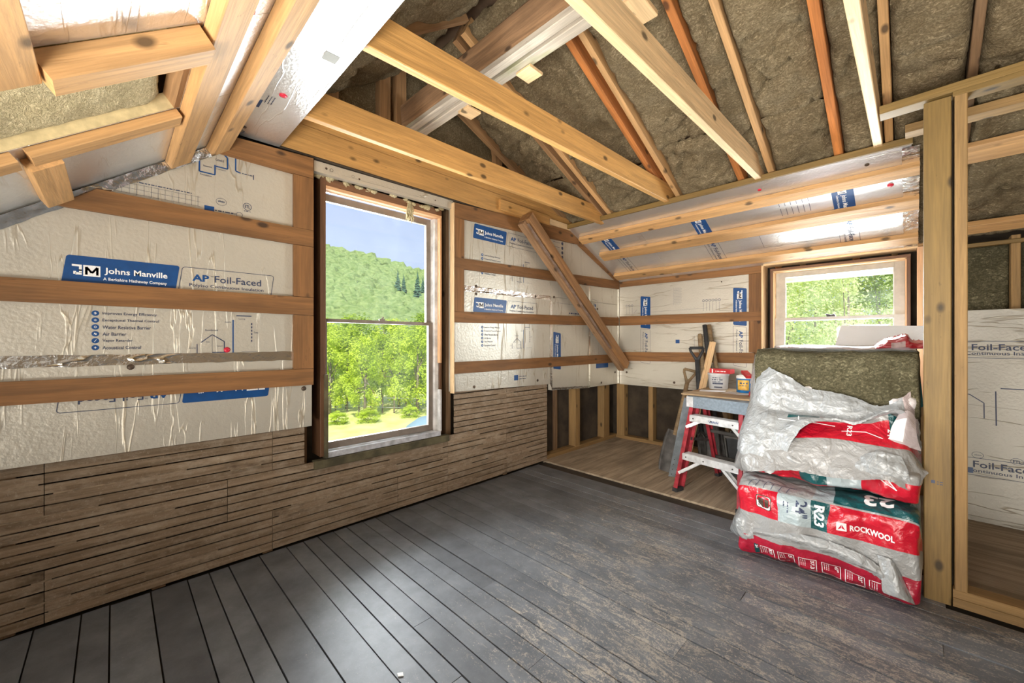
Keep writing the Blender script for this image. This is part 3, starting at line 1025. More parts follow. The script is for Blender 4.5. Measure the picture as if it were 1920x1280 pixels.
# window opening trim
box('opening_trim', (1.524, 1.540), (4.19, 4.36), (.95, 1.853), M['pine_pale'], wb)
box('opening_trim', (1.540, 2.53), (4.20, 4.36), (1.852, 1.866), M['pine_pale'], wb)
box('header_board', (.05, 2.60), (4.215, 4.245), (1.867, 1.925), M['furring2'], wb)
box('opening_stud', (2.525, 2.60), (4.20, 4.29), (.7, 1.86), M['orange_edge'], wb)
# right bay behind the partition: wool and a leaning foil board
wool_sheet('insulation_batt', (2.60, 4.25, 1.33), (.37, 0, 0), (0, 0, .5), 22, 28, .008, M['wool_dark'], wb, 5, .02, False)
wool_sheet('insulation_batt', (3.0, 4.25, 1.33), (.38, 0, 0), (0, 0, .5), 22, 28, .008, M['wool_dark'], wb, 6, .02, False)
box('header_board', (2.6, 5.2), (4.16, 4.2), (1.805, 1.832), M['post'], wb)

# ------------------------------------------------------------------ roof
ZRo = lambda y: 2.93 - .43 * (y - 1.85)      # underside of the back rafters
ZLo = lambda y: zl(y) + .075                 # underside of the front rafters
YR = (2.93 + .43 * 1.85 - (2.126 + .075 - .75 * .343)) / 1.18
DK = .16
XA, XB = -.25, 5.4
vs = []
for x in (XA, XB):
    for dz in (DK, DK + .05):
        vs += [(x, -1.9, ZLo(-1.9) + dz), (x, YR, ZRo(YR) + dz + .02), (x, 4.7, ZRo(4.7) + dz)]
ceil = tag(mk('ceiling', vs, [[0, 1, 7, 6], [1, 2, 8, 7], [3, 9, 10, 4], [4, 10, 11, 5], [0, 6, 9, 3], [2, 5, 11, 8], [0, 3, 4, 1], [1, 4, 5, 2], [6, 7, 10, 9], [7, 8, 11, 10]], M['deck']), kind='structure')
def back_rafter(x0, x1, mat, y0=None, y1=4.45, drop=0, h=.14):
    y0 = YR + .02 if y0 is None else y0
    m = (x0 + x1) / 2
    up = Vector((0, .43, 1)).normalized()
    a = Vector((m, y0, ZRo(y0) - drop)) + up * h / 2
    b = Vector((m, y1, ZRo(y1) - drop)) + up * h / 2
    return beam('rafter', a, b, x1 - x0, h, M[mat], ceil, up)
def front_rafter(x0, x1, mat, y0=-1.3, y1=None, h=.14):
    y1 = YR - .02 if y1 is None else y1
    m = (x0 + x1) / 2
    up = Vector((0, -.75, 1)).normalized()
    return beam('rafter', Vector((m, y0, ZLo(y0))) + up * h / 2, Vector((m, y1, ZLo(y1))) + up * h / 2, x1 - x0, h, M[mat], ceil, up)
RB = [(.0, .045, 'old_brown'), (.42, .46, 'old_brown'), (.505, .545, 'rafter_pale'), (1.05, 1.092, 'rafter_old'), (1.14, 1.176, 'rafter_pale'),
      (1.598, 1.64, 'rafter_old'), (1.786, 1.824, 'rafter_pale'), (2.148, 2.192, 'rafter_old'), (2.384, 2.42, 'furring2'), (2.688, 2.722, 'stud_dark'),
      (3.25, 3.29, 'rafter_old'), (3.85, 3.89, 'rafter_old'), (4.45, 4.49, 'rafter_old')]
for x0, x1, m in RB:
    back_rafter(x0, x1, m)
for x0, x1 in ((.60, .64), (1.12, 1.16), (1.72, 1.76), (2.3, 2.34), (2.9, 2.94), (3.5, 3.54), (4.1, 4.14)):
    front_rafter(x0, x1, 'old_brown')
# batts between the back rafters
gaps = [(-.2, .0)] + [(a[1], b[0]) for a, b in zip(RB, RB[1:]) if b[0] - a[1] > .06]
for k, (a, b) in enumerate(gaps):
    if a < 0 and b <= 0: continue
    cut = R.uniform(2.7, 2.95)
    for y0, y1 in ((YR + .03, cut), (cut, 4.3 if a > 2.3 else 3.9)):
        nx = max(6, int((b - a) / .018)); ny = int((y1 - y0) / .02)
        dz = .012 + R.uniform(-.006, .012)
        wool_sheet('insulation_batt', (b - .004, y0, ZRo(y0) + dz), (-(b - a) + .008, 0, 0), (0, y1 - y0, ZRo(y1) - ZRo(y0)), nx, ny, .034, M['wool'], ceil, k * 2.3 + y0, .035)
# batts on the front slope above the flat strip and behind the opening
fr = [(-.06, .60), (.64, 1.12), (1.16, 1.72), (1.76, 2.3), (2.34, 2.9)]
for k, (a, b) in enumerate(fr):
    for y0, y1 in ((.50, 1.42),):
        wool_sheet('insulation_batt', (a, y1, ZLo(y1) + .02), (b - a, 0, 0), (0, y0 - y1, ZLo(y0) - ZLo(y1)), 26, 34, .022, M['wool'], ceil, k * 3.7, .04)

# front slope boards, furring, and the square cut-out that shows the wool
up_l = Vector((0, -.75, 1)).normalized()
al = Vector((0, 1, .75)).normalized()
def SL(x, y, d=0):
    """point on the front slope's foil face (d = depth into the room)"""
    return Vector((x, y, zl(y))) - up_l * d
def slope_panel(x0, x1, y0, y1, name='foil_panel', th=.05):
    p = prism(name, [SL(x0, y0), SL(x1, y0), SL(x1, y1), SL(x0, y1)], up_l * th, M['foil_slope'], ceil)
    return p
pS1 = slope_panel(.05, .655, -1.35, .418)
pS2 = slope_panel(1.185, 3.2, -1.35, .418)
pS3 = slope_panel(.657, 1.183, .165, .418)
pS4 = slope_panel(.657, 1.183, -1.35, -.62)
pS5 = slope_panel(3.203, 5.2, -1.35, .418)
for a, b, c, d in ((.655, 1.185, .150, .165),):
    prism('foam_edge', [SL(a, c), SL(b, c), SL(b, d), SL(a, d)], up_l * .05, M['old_brown'], ceil)
prism('foam_edge', [SL(.645, -.62, -.001), SL(.66, -.62, -.001), SL(.66, .165, -.001), SL(.645, .165, -.001)], up_l * .049, M['foam'], ceil)
prism('foam_edge', [SL(1.18, -.62, -.001), SL(1.195, -.62, -.001), SL(1.195, .165, -.001), SL(1.18, .165, -.001)], up_l * .049, M['foam'], ceil)
# wool seen in the cut-out, rounded at its upper end
wool_sheet('insulation_batt', SL(.668, .135, -.012), Vector((.505, 0, 0)), SL(0, -.62, -.012) - SL(0, .135, -.012), 34, 50, .009, M['wool_pale'], ceil, 11, .07, False)
def fur_slope(x0, x1, y0, y1, th=.02, mat='furring2'):
    a = SL((x0 if x1 - x0 > .5 else (x0 + x1) / 2), 0); mid = (y0 + y1) / 2
    if x1 - x0 > abs(y1 - y0) * 1.25:
        a, b = SL(x0, mid, th / 2 + .001), SL(x1, mid, th / 2 + .001); wd = abs(y1 - y0) * 1.25
    else:
        xm = (x0 + x1) / 2
        a, b = SL(xm, y0, th / 2 + .001), SL(xm, y1, th / 2 + .001); wd = x1 - x0
    return beam('furring_strip', a, b, wd, th, M[mat], ceil, up_l)
fur_slope(.068, 5.0, .315, .385, .045)
fur_slope(.068, 5.0, .165, .236, .04)
fur_slope(.10, .565, -.205, -.135, .04)
fur_slope(1.125, 5.0, -.205, -.135, .04)
fur_slope(.57, .655, -.19, .155, .03)
fur_slope(1.10, 1.185, -.13, .155, .06)
fur_slope(.57, .655, -.62, -.215, .03)
# printing on the slope boards
board_print(pS1, SL(.12, -.40), Vector((0, 1, .75)).normalized(), Vector((-1, 0, 0)), 'seals', lambda x, y: False)
fx = Flat(); fx.text('AP FOIL-FACED', 0, 0, .36, .045, .0012); fx.line([(-.02, -.02), (.7, -.02)], .012)
fx.put('printed_text', M['ink'], pS1, SL(.085, -.09), al, Vector((-1, 0, 0)), .0012)
fx = Flat(); fx.rect(0, .25, 0, .05)
fx.put('printed_label', M['blue'], pS1, SL(.11, -.36), al, Vector((-1, 0, 0)), .0012)
fx = Flat(); fx.ring(0, 0, .03, .003, .022); fx.text('ETL', -.02, -.008, .04, .02, .0012)
fx.put('printed_text', M['blue'], pS2, SL(1.37, .10), al, Vector((-1, 0, 0)), .0012)
fx = Flat(); fx.ring(0, 0, .032, .002, .02); fx.text('abaa', -.02, -.003, .04, .014, .0008); fx.poly([(-.004, -.014), (.004, -.014), (0, -.009)])
fx.put('printed_text', M['ink'], pS2, SL(1.345, .0), al, Vector((-1, 0, 0)), .0012)

# flat strip of foil board under the joists
ZF = 2.222
pF = prism('foil_panel', [(.03, .412, ZF), (4.8, .412, ZF), (4.8, .640, ZF), (.03, .640, ZF)], (0, 0, .012), M['foil_slope'], ceil)
mbx = MB()
tape(ceil, [(.3, .425, ZF), (4.5, .425, ZF), (.3, .445, ZF), (4.5, .445, ZF)], (0, 0, -.001), None, 200, .0015)
fx = Flat()
for k in range(3): fx.marks(0, .012 * k, .075, .006)
fx.put('printed_text', M['ink'], pF, (.46, .50, ZF), Vector((1, 0, 0)), Vector((0, -1, 0)), .0012)
fx = Flat(); fx.poly([(0, 0), (.075, 0), (.05, .05), (.0, .05)])
fx.put('printed_label', M['blue'], pF, (.40, .465, ZF), Vector((1, 0, 0)), Vector((0, -1, 0)), .0012)
fx = Flat(); fx.rect(0, .052, 0, .05)
fx.put('grey_patch', M['stainless_grey'], pF, (.93, .60, ZF), Vector((1, 0, 0)), Vector((0, -1, 0)), .0012)
nail(ceil, (.575, .518, ZF), (0, 0, -1), 'redcap', .016)
nail(ceil, (.16, .455, ZF), (0, 0, -1), 'nail', .012)
nail(ceil, SL(1.20, .262), -up_l, 'redcap', .02)

# back slope: foil panels below the joists' end, with furring
up_b = Vector((0, .43, 1)).normalized()
bl_ = Vector((0, 1, -.43)).normalized()
def SB(x, y, d=0):
    return Vector((x, y, zs(y))) - up_b * d
def back_panel(x0, x1, y0=3.225, y1=4.22):
    return prism('foil_panel', [SB(x0, y0), SB(x1, y0), SB(x1, y1), SB(x0, y1)], up_b * .03, M['foil_slope'], ceil, None)
pQ1 = back_panel(.05, .70)
pQ2 = back_panel(.702, 2.495)
for k, (y0, y1, x0, x1) in enumerate(((3.36, 3.44, .10, 2.53), (3.645, 3.755, .16, 2.53), (4.035, 4.125, .10, 2.53))):
    beam('furring_strip', SB(x0, (y0 + y1) / 2, .021), SB(x1, (y0 + y1) / 2, .021), (y1 - y0) * 1.05, .04, M['furring2'], ceil, up_b)
box('edge_strip', (.05, 2.50), (3.198, 3.223), (2.285, 2.325), M['post'], ceil)
board_print(pQ2, SB(2.165, 3.405), bl_, Vector((1, 0, 0)), 'label box')
board_print(pQ2, SB(1.225, 3.405), bl_, Vector((1, 0, 0)), 'label box')
board_print(pQ1, SB(.34, 3.405), bl_, Vector((1, 0, 0)), 'label box')
fx = Flat()
for k in range(6): fx.line([(0, .035 * k), (.06, .035 * k)], .003); fx.line([(.08, .035 * k), (.17, .035 * k)], .003)
fx.put('printed_text', M['ink'], pQ2, SB(1.80, 3.46), bl_, Vector((1, 0, 0)), .0012)
fx = Flat(); fx.line([(0, 0), (0, .9)], .002); fx.line([(.18, 0), (.18, .9)], .002); fx.line([(0, .3), (.18, .3)], .002)
fx.put('printed_text', M['ink'], pQ2, SB(1.3, 3.80), bl_, Vector((1, 0, 0)), .0012)
tape(ceil, [SB(2.455, 3.24), SB(2.455, 4.2), SB(2.53, 3.24), SB(2.53, 4.2)], -up_b * .0015, None, 80, .006)
for x in (1.72, 2.30): nail(ceil, SB(x, 3.30), -up_b, 'redcap' if x < 2 else 'nail', .012)
nail(ceil, SB(2.40, 3.52), -up_b, 'redcap', .016)
# plates that carry the roof beyond the partition
box('roof_plate', (2.47, 5.2), (3.06, 3.16), (2.30, 2.345), M['stud'], ceil)
beam('roof_plate', (2.56, 3.40, 2.215), (5.2, 3.40, 2.215), .14, .035, M['rafter_pale'], ceil, up_b)
beam('roof_plate', (2.56, 4.06, 1.92), (5.2, 4.06, 1.92), .10, .04, M['furring2'], ceil, up_b)

# ------------------------------------------------------------------ joists, ridge beam, brace (things)
def joist(x, zl0, zl1, y0, y1, label, mat, t=.040, h=.145):
    r = empty('ceiling_joist', (x, (y0 + y1) / 2, (zl0 + zl1) / 2), label, 'joist', 'collar joists across the attic')
    b = beam('joist_board', (x, y0, zl0 + h / 2), (x, y1, zl1 + h / 2), t, h, M[mat], r)
    return r
joist(.43, 2.237, 2.268, .56, 3.30, 'pine ceiling joist nearest the gable window wall, just beside the header boards', 'pine')
joist(1.08, 2.230, 2.302, .56, 3.33, 'knotty pine ceiling joist second from the window wall, crossing under the old ridge beam', 'pine')
joist(1.735, 2.226, 2.302, .56, 3.33, 'long pale-edged ceiling joist third from the window wall, crossing the top middle', 'pine_pale')
joist(2.355, 2.232, 2.316, .56, 3.33, 'pale fresh ceiling joist with chipped edge, right beside the partition top plate', 'pine_pale')

rb = empty('ridge_beam', (1.5, 1.47, 2.60), 'dark rough-hewn timber beam running under the ridge with weathered boards beneath', 'beam')
# rough hewn: wobbling cross-section
vs, fs = [], []
NX = 44
for i in range(NX + 1):
    x = .0 + 4.3 * i / NX
    for k, (yy, zz) in enumerate(((1.41, 2.64), (1.45, 2.632), (1.535, 2.632), (1.555, 2.66), (1.555, 2.79), (1.53, 2.815), (1.43, 2.815), (1.405, 2.79))):
        n1 = .010 * fbm((x * 2.2, k * 2.1, 0), 4)
        vs.append((x, yy + n1, zz + .006 * fbm((x * 2.2, k * 2.1, 5), 3)))
for i in range(NX):
    for k in range(8):
        fs.append([i * 8 + k, (i + 1) * 8 + k, (i + 1) * 8 + (k + 1) % 8, i * 8 + (k + 1) % 8])
fs += [list(range(8)), [NX * 8 + k for k in range(7, -1, -1)]]
mk('timber', vs, fs, M['timber'], rb, None, False)
tag(beam('board', (.02, 1.43, 2.608), (4.3, 1.43, 2.608), .05, .036, M['grey_board'], rb), 'weathered grey-green board nailed under the beam')
tag(beam('board', (.02, 1.495, 2.600), (4.3, 1.495, 2.600), .06, .04, M['grey_board'], rb), 'weathered grey-green board nailed under the beam')
for x in (.52, 1.02):
    box('shim', (x, x + .10), (1.50, 1.60), (2.562, 2.578), M['pine_pale'], rb)
box('shim', (1.62, 1.72), (1.50, 1.66), (2.565, 2.59), M['pine_pale'], rb)

br = empty('diagonal_brace', (.11, 4.14, .86), 'diagonal wooden brace with a plastic-wrapped underside, slanting across the foil wall in the corner', 'brace')
ba, bb = Vector((.142, 2.515, 2.235)), Vector((.142, 4.18, .885))
beam('brace_board', ba, bb, .120, .088, M['brace_wood'], br, (0, 1, 1))
tag(beam('brace_back', ba + Vector((-.012, -.04, -.055)), bb + Vector((-.012, -.03, -.045)), .07, .045, M['timber'], br, (0, 1, 1)), 'dark rough rear board')
fw = (bb - ba).normalized()
lo = Vector((0, -.81, -1)).normalized()
vs, fs = [], []
for i in range(41):
    t = i / 40
    p = ba.lerp(bb, .015 + .80 * t)
    for j in range(5):
        s = j / 4
        vs.append(p + Vector((.055 - .11 * s, 0, 0)) + lo * (.066 + .008 * fbm((t * 14, s * 3, 2), 3)))
for i in range(40):
    for j in range(4):
        q = i * 5 + j
        fs.append([q, q + 1, q + 6, q + 5])
M['film'] = plain('clear_film', (.22, .155, .12), .18, .1, .3, 12, .4)
mk('plastic_film', vs, fs, M['film'], br, None, True)

# ------------------------------------------------------------------ stud partition on the right
sp = empty('stud_partition', (2.62, 2.645, 0), 'open stud partition framed in new lumber at the right edge, doubled post beside a stud', 'partition')
YP = (2.60, 2.69)
box('post', (2.533, 2.618), YP, (0, 2.238), M['post'], sp)
box('stud', (2.627, 2.665), YP, (.077, 2.232), M['stud'], sp)
box('bottom_plate', (2.622, 5.0), YP, (.0, .038), M['stud'], sp)
box('bottom_plate', (2.622, 5.0), YP, (.039, .077), M['stud'], sp)
beam('top_plate', (2.385, 2.645, 2.270), (5.0, 2.645, 2.310), .088, .040, M['post'], sp)
beam('top_plate', (2.622, 2.645, 2.244), (5.0, 2.645, 2.278), .088, .024, M['post'], sp)
box('stud', (3.23, 3.27), YP, (.077, 2.23), M['stud'], sp)
box('stud', (4.2, 4.24), YP, (.077, 2.23), M['stud'], sp)
fx = Flat(); fx.rect(0, .012, .0, .014); fx.marks(.018, .007, .018, .006); fx.marks(.018, -.003, .018, .006)
fx.put('lumber_stamp', M['ink'], sp, (2.556, 2.60, .525), EX, EZ, .0008)
box('gap_strip', (2.6195, 2.6255), (2.64, 2.69), (.0, 2.232), M['dark'], sp)

# foil board leaning behind the partition
lb = prism('foil_offcut', [(2.62, 3.935, .003), (3.75, 3.935, .003), (3.75, 4.09, 1.37), (2.62, 4.09, 1.37)], (0, .045, -.0055), M['foil_lean'])
tag(lb, 'tall foil-faced board leaning against the back wall behind the open partition', 'board')
ldir = Vector((0, .155, 1.367)).normalized()
for zz in (1.075, .31):
    b0 = Vector((0, 3.935, .003)) + ldir * zz
    ink = Flat()
    ink.line([(0, .09), (.9, .09)], .003); ink.line([(0, -.02), (.9, -.02)], .003)
    ink.text('Foil-Faced', .06, .03, .26, .042, .001); ink.text('Continuous Insulation', .03, .0, .36, .022, .0004)
    ink.put('printed_text', M['ink'], lb, b0 + Vector((2.72, 0, 0)), EX, ldir, .0016)
b0 = Vector((2.72, 3.935, .003)) + ldir * .72
ink = Flat(); ink.line([(.16, .12), (.16, -.10)], .006); ink.line([(.18, .14), (.28, .14)], .006); ink.line([(.0, .10), (.05, .09), (.11, .04), (.11, -.06)], .005)
for k in range(5): ink.line([(.29, .09 - .026 * k), (.29, .075 - .026 * k)], .006)
ink.ring(.08, -.30, .025, .002, .02); ink.text('abaa', .066, -.304, .03, .01); ink.ring(.24, -.31, .025, .002, .02); ink.text('ETL', .224, -.32, .032, .018, .0008)
ink.put('printed_text', M['ink'], lb, b0, EX, ldir, .0016)
ink = Flat(); ink.rect(.02, .06, -.42, -.385); ink.put('printed_label', M['blue'], lb, b0, EX, ldir, .0016)

# ------------------------------------------------------------------ windows
def dh_window_left():
    w1 = tag(empty('window_1', (-.06, 1.29, .47)), kind='structure')
    B = lambda n, x, y, z, m, p=w1: box(n, x, y, z, M[m], p, .002)
    B('jamb', (-.14, -.002), (.872, .905), (.47, 2.15), 'brownframe')
    B('jamb', (-.14, -.03), (1.745, 1.765), (.47, 2.15), 'brownframe')
    B('head', (-.14, -.006), (.905, 1.745), (2.105, 2.15), 'brownframe')
    B('head_edge', (-.06, -.004), (.905, 1.745), (2.083, 2.104), 'orange_edge')
    B('jamb_edge', (-.035, -.004), (1.728, 1.746), (1.0, 2.083), 'orange_edge')
    B('jamb_edge', (-.035, -.004), (1.728, 1.746), (.49, .80), 'track')
    B('jamb_track', (-.125, -.04), (1.706, 1.743), (.49, 2.083), 'track')
    B('jamb_track', (-.125, -.075), (.906, .915), (.49, 2.083), 'alu_frame')
    B('jamb_cover', (-.03, .012), (.893, .915), (.46, .96), 'tarmoss')
    B('sill', (-.15, .0), (.905, 1.735), (.455, .490), 'sillmat')
    B('apron', (-.03, .018), (.835, 1.80), (.405, .453), 'tarmoss')
    # sashes
    for nm, x, z0, z1, rail, tp in (('upper_sash', -.105, 1.285, 2.083, .018, .045), ('lower_sash', -.075, .492, 1.302, .044, .022)):
        fr = B(nm, (x - .014, x + .014), (.906, .934), (z0, z1), 'alu_frame')
        B('stile', (x - .014, x + .014), (1.668, 1.706), (z0, z1), 'alu_frame', fr)
        B('rail', (x - .0145, x + .0145), (.934, 1.668), (z1 - tp, z1), 'alu_frame', fr)
        B('rail', (x - .0145, x + .0145), (.934, 1.668), (z0, z0 + rail), 'alu_frame', fr)
        B('pane', (x - .002, x + .002), (.934, 1.668), (z0 + rail, z1 - tp), 'glass', fr)
    mb = MB(); mb.box((-.058, -.045), (1.27, 1.31), (1.30, 1.312)); mb.tube([(-.05, 1.29, 1.312), (-.05, 1.30, 1.325)], .006, 8)
    mb.build('sash_lock', M['alu_frame'], w1)
dh_window_left()
# ragged fill around window 1
mb = MB()
for k in range(26):
    y = .86 + R.random() * .92
    c = Vector((-.01 + R.uniform(-.02, .01), y, 2.147 + R.uniform(-.012, .015)))
    rr = R.uniform(.008, .02)
    vs = []; n = 8
    for i in range(4):
        for j in range(n):
            a, b = math.pi * (i + .5) / 4, 2 * math.pi * j / n
            d = Vector((math.sin(a) * math.cos(b), math.sin(a) * math.sin(b) * 1.8, math.cos(a)))
            vs.append(c + d * rr * (1 + .6 * fbm(c * 9 + d * 2, 3)))
    mb.add(vs, [[i * n + j, i * n + (j + 1) % n, (i + 1) * n + (j + 1) % n, (i + 1) * n + j] for i in range(3) for j in range(n)] + [list(range(n))[::-1], [3 * n + j for j in range(n)]])
tag(mb.build('gap_fill', M['wool_pale'], wl, True), kind='stuff')
# tuft hanging from the head
mb = MB()
pt = onX(769, 375, -.01)
for k in range(22):
    p = pt + Vector((R.uniform(-.008, .008), R.uniform(-.018, .018), R.uniform(-.05, .0)))
    path = [p]
    for i in range(5):
        p = p + Vector((R.uniform(-.006, .006), R.uniform(-.012, .010), -R.uniform(.012, .03)))
        path.append(p)
    mb.tube(path, [.004, .007, .008, .007, .005, .001], 5)
tag(mb.build('insulation_tuft', M['wool_pale'], None, True), 'shaggy tuft of yellowish insulation hanging from the top of the tall window', 'insulation')

def window_back():
    w2 = tag(empty('window_2', (2.03, 4.33, 1.0)), kind='structure')
    B = lambda n, x, y, z, m, p=w2: box(n, x, y, z, M[m], p, .002)
    Y0 = 4.27
    B('jamb', (1.583, 1.603), (4.25, 4.42), (.98, 1.80), 'brownframe')
    B('jamb', (2.472, 2.492), (4.25, 4.42), (.98, 1.80), 'brownframe')
    B('head', (1.583, 2.492), (4.25, 4.42), (1.80, 1.822), 'brownframe')
    B('jamb_edge', (1.603, 1.612), (4.255, 4.40), (1.0, 1.80), 'pine_pale')
    B('jamb_edge', (2.462, 2.472), (4.255, 4.40), (1.0, 1.80), 'orange_edge')
    B('head_edge', (1.603, 2.472), (4.255, 4.40), (1.786, 1.80), 'pine_pale')
    B('sill', (1.583, 2.492), (4.24, 4.44), (.98, 1.01), 'track')
    for nm, y, z0, z1, rail, tp in (('upper_sash', 4.345, 1.345, 1.786, .02, .045), ('lower_sash', 4.305, 1.01, 1.372, .04, .026)):
        fr = B(nm, (1.612, 1.682), (y - .014, y + .014), (z0, z1), 'sash_beige')
        B('stile', (2.400, 2.462), (y - .014, y + .014), (z0, z1), 'sash_beige', fr)
        B('rail', (1.682, 2.400), (y - .0145, y + .0145), (z1 - tp, z1), 'sash_beige', fr)
        B('rail', (1.682, 2.400), (y - .0145, y + .0145), (z0, z0 + rail), 'sash_beige', fr)
        B('bead', (1.682, 1.690), (y - .016, y - .012), (z0 + rail, z1 - tp), 'track', fr)
        B('bead', (2.394, 2.400), (y - .016, y - .012), (z0 + rail, z1 - tp), 'track', fr)
        B('pane', (1.682, 2.400), (y - .002, y + .002), (z0 + rail, z1 - tp), 'glass', fr)
    mb = MB(); mb.box((1.985, 2.045), (4.285, 4.33), (1.373, 1.382)); mb.tube([(2.015, 4.30, 1.38), (1.98, 4.29, 1.392)], .007, 8); mb.tube([(2.02, 4.30, 1.38), (2.04, 4.30, 1.388)], .009, 8)
    mb.build('sash_lock', M['iron'], w2)
window_back()
# the house's own eave outside the back window
ev = tag(prism('trim_1', [(-.3, 4.62, 1.83), (5.0, 4.62, 1.83), (5.0, 5.0, 1.79), (-.3, 5.0, 1.79)], (0, 0, .03), M['white']), kind='structure')
box('fascia', (-.3, 5.0), (5.0, 5.02), (1.775, 1.90), M['white'], ev)
# closing walls behind the camera
tag(box('wall_rear', (-.3, 5.4), (-1.93, -1.88), (-.05, 1.6), M['stud']), kind='structure')
tag(box('wall_right', (5.38, 5.43), (-1.9, 4.6), (-.05, 3.3), M['stud']), kind='structure')

# ------------------------------------------------------------------ stacked insulation bags
def bag_mesh(x0, x1, y0, y1, z0, z1, p=5.0, nx=64, nt=96, pinch=.35, pk=8, seed=0, amp=.012, sag=0.0):
    """filled film bag along X; v = arc length round the section from the front bottom edge"""
    hy, hz = (y1 - y0) / 2, (z1 - z0) / 2
    yc, zc = (y0 + y1) / 2, (z0 + z1) / 2
    sec = []
    for k in range(nt + 1):
        t = math.radians(-45 + 360 * k / nt)
        c, s = math.cos(t), math.sin(t)
        sec.append((-math.copysign(abs(c) ** (2 / p), c) * hy, math.copysign(abs(s) ** (2 / p), s) * hz))
    arc = [0]
    for a, b in zip(sec, sec[1:]):
        arc.append(arc[-1] + math.hypot(b[0] - a[0], b[1] - a[1]))
    vs, uv, fs = [], [], []
    for i in range(nx + 1):
        u = i / nx
        u = .5 + .5 * math.copysign(abs(2 * u - 1) ** .8, 2 * u - 1)
        x = x0 + (x1 - x0) * u
        e = max(0.0, 1 - abs(2 * u - 1) ** pk) ** (1 / pk)
        sz, sy = pinch + (1 - pinch) * e, .72 + .28 * e
        for k in range(nt + 1):
            y, z = sec[k]
            kk = k % nt
            q = Vector((x * 3.2, sec[kk][0] * 3.2, sec[kk][1] * 3.2 + seed))
            h = 1 + amp * (2.2 * fbm(q, 3) + 1.2 * fbm(q * 3.1, 3)) / hz
            P = Vector((x + .012 * fbm(q * 2 + Vector((7, 1, 3)), 2), yc + y * sy * h, zc + z * sz * h - sag * (2 * u - 1) ** 2))
            P.z = max(P.z, z0 + .001)
            vs.append(P); uv.append((x, arc[k]))
    n = nt + 1
    for i in range(nx):
        for k in range(nt):
            fs.append([i * n + k, (i + 1) * n + k, (i + 1) * n + k + 1, i * n + k + 1])
    fs.append([k for k in range(nt)])
    fs.append([nx * n + k for k in range(nt - 1, -1, -1)])
    return vs, fs, uv

def bvh_of(vs, fs):
    return BVHTree.FromPolygons([Vector(v) for v in vs], fs)

def conform(fl, name, mat, parent, bvh, o, ex, ey, d, off=.0018):
    """lay a flat print onto a curved surface along direction d"""
    if not fl.v: return None
    o, ex, ey, d = Vector(o), Vector(ex), Vector(ey), Vector(d).normalized()
    bm = bmesh.new()
    bv = [bm.verts.new((x, y, 0)) for x, y in fl.v]
    for f in fl.f:
        try: bm.faces.new([bv[i] for i in f])
        except ValueError: pass
    for _ in range(3):
        long = [e for e in bm.edges if e.calc_length() > .018]
        if not long: break
        bmesh.ops.subdivide_edges(bm, edges=long, cuts=1)
    bmesh.ops.triangulate(bm, faces=bm.faces[:])
    bm.verts.index_update()
    vs = []
    for v in bm.verts:
        p = o + ex * v.co.x + ey * v.co.y
        h = bvh.ray_cast(p - d * .6, d)
        vs.append((h[0] if h[0] is not None else p) - d * off)
    fs = [[v.index for v in f.verts] for f in bm.faces]
    bm.free()
    return mk(name, vs, fs, mat, parent)

def catmull(ps, t):
    n = len(ps) - 1
    i = min(int(t * n), n - 1)
    f = t * n - i
    g = lambda k: ps[max(0, min(n, k))]
    a, b, c, d = g(i - 1), g(i), g(i + 1), g(i + 2)
    return .5 * ((2 * b) + (c - a) * f + (2 * a - 5 * b + 4 * c - d) * f * f + (3 * b - a - 3 * c + d) * f ** 3)

def film(name, ctrl, mat, parent, nr=50, nc=90, amp=.006, freq=9, seed=0, rag=(0, 0), nrm=Vector((0, -1, 0)), crisp=.5):
    """crumpled plastic film through a grid of control points (rows from top to bottom)"""
    rows = [[Vector(p) for p in r] for r in ctrl]
    vs, uv, fs = [], [], []
    for i in range(nr + 1):
        t = i / nr
        for j in range(nc + 1):
            s = j / nc
            P = catmull([catmull(r, s) for r in rows], t)
            q = P * freq + Vector((seed, 0, 0))
            h = fbm(q * .6, 3)
            ridge = 1 - abs(fbm(Vector((P.x * freq * .8 + P.z * 4, P.y * 5, P.z * freq * 1.3 + seed)), 3)) * 2.2
            h = h * .8 + crisp * max(-.5, ridge) * .7 + .35 * fbm(q * 2.5, 2)
            if i == 0 and rag[0]: P = P + Vector((0, 0, rag[0] * fbm((s * 40, seed, 1), 4)))
            if i == nr and rag[1]: P = P + Vector((0, 0, rag[1] * fbm((s * 40, seed, 5), 4)))
            vs.append(P + nrm * amp * h)
            uv.append((s, t))
    for i in range(nr):
        for j in range(nc):
            k = i * (nc + 1) + j
            fs.append([k, k + nc + 1, k + nc + 2, k + 1])
    o = mk(name, vs, fs, mat, parent, None, True, uv)
    return o, vs, fs

DY = Vector((0, 1, 0)); DZ = Vector((0, 0, -1))
m1 = mat_plastic('bag_print_full', [(1.0, 3.0, -1, .135, DRED),
    (1.0, 2.014, .25, .385, RED), (2.014, 2.146, .25, .385, GREY), (2.146, 2.215, .25, .385, TEAL), (2.215, 3.0, .25, .385, RED),
    (2.15, 2.225, .394, .60, GREY), (2.225, 3.0, .394, .95, TEAL), (1.0, 3.0, 1.3, 9, DRED)], WHT, .28)
b1 = empty('insulation_bag', (2.17, 2.85, 0), 'full red, white and teal insulation bag lying on the floor under the torn stack', 'bag', 'insulation bags in the torn stack')
vs, fs, uv = bag_mesh(1.815, 2.525, 2.40, 3.36, .0, .425, 7.5, 80, 140, .42, 9, 1, .009)
mk('bag_body', vs, fs, m1, b1, None, True, uv)
bv = bvh_of(vs, fs)
bvt = bv
wt, ik, tl = Flat(), Flat(), Flat()
wt.text('ROCKWOOL', 2.292, .283, .150, .030, .0022)
wt.rect(2.245, 2.281, .279, .318)
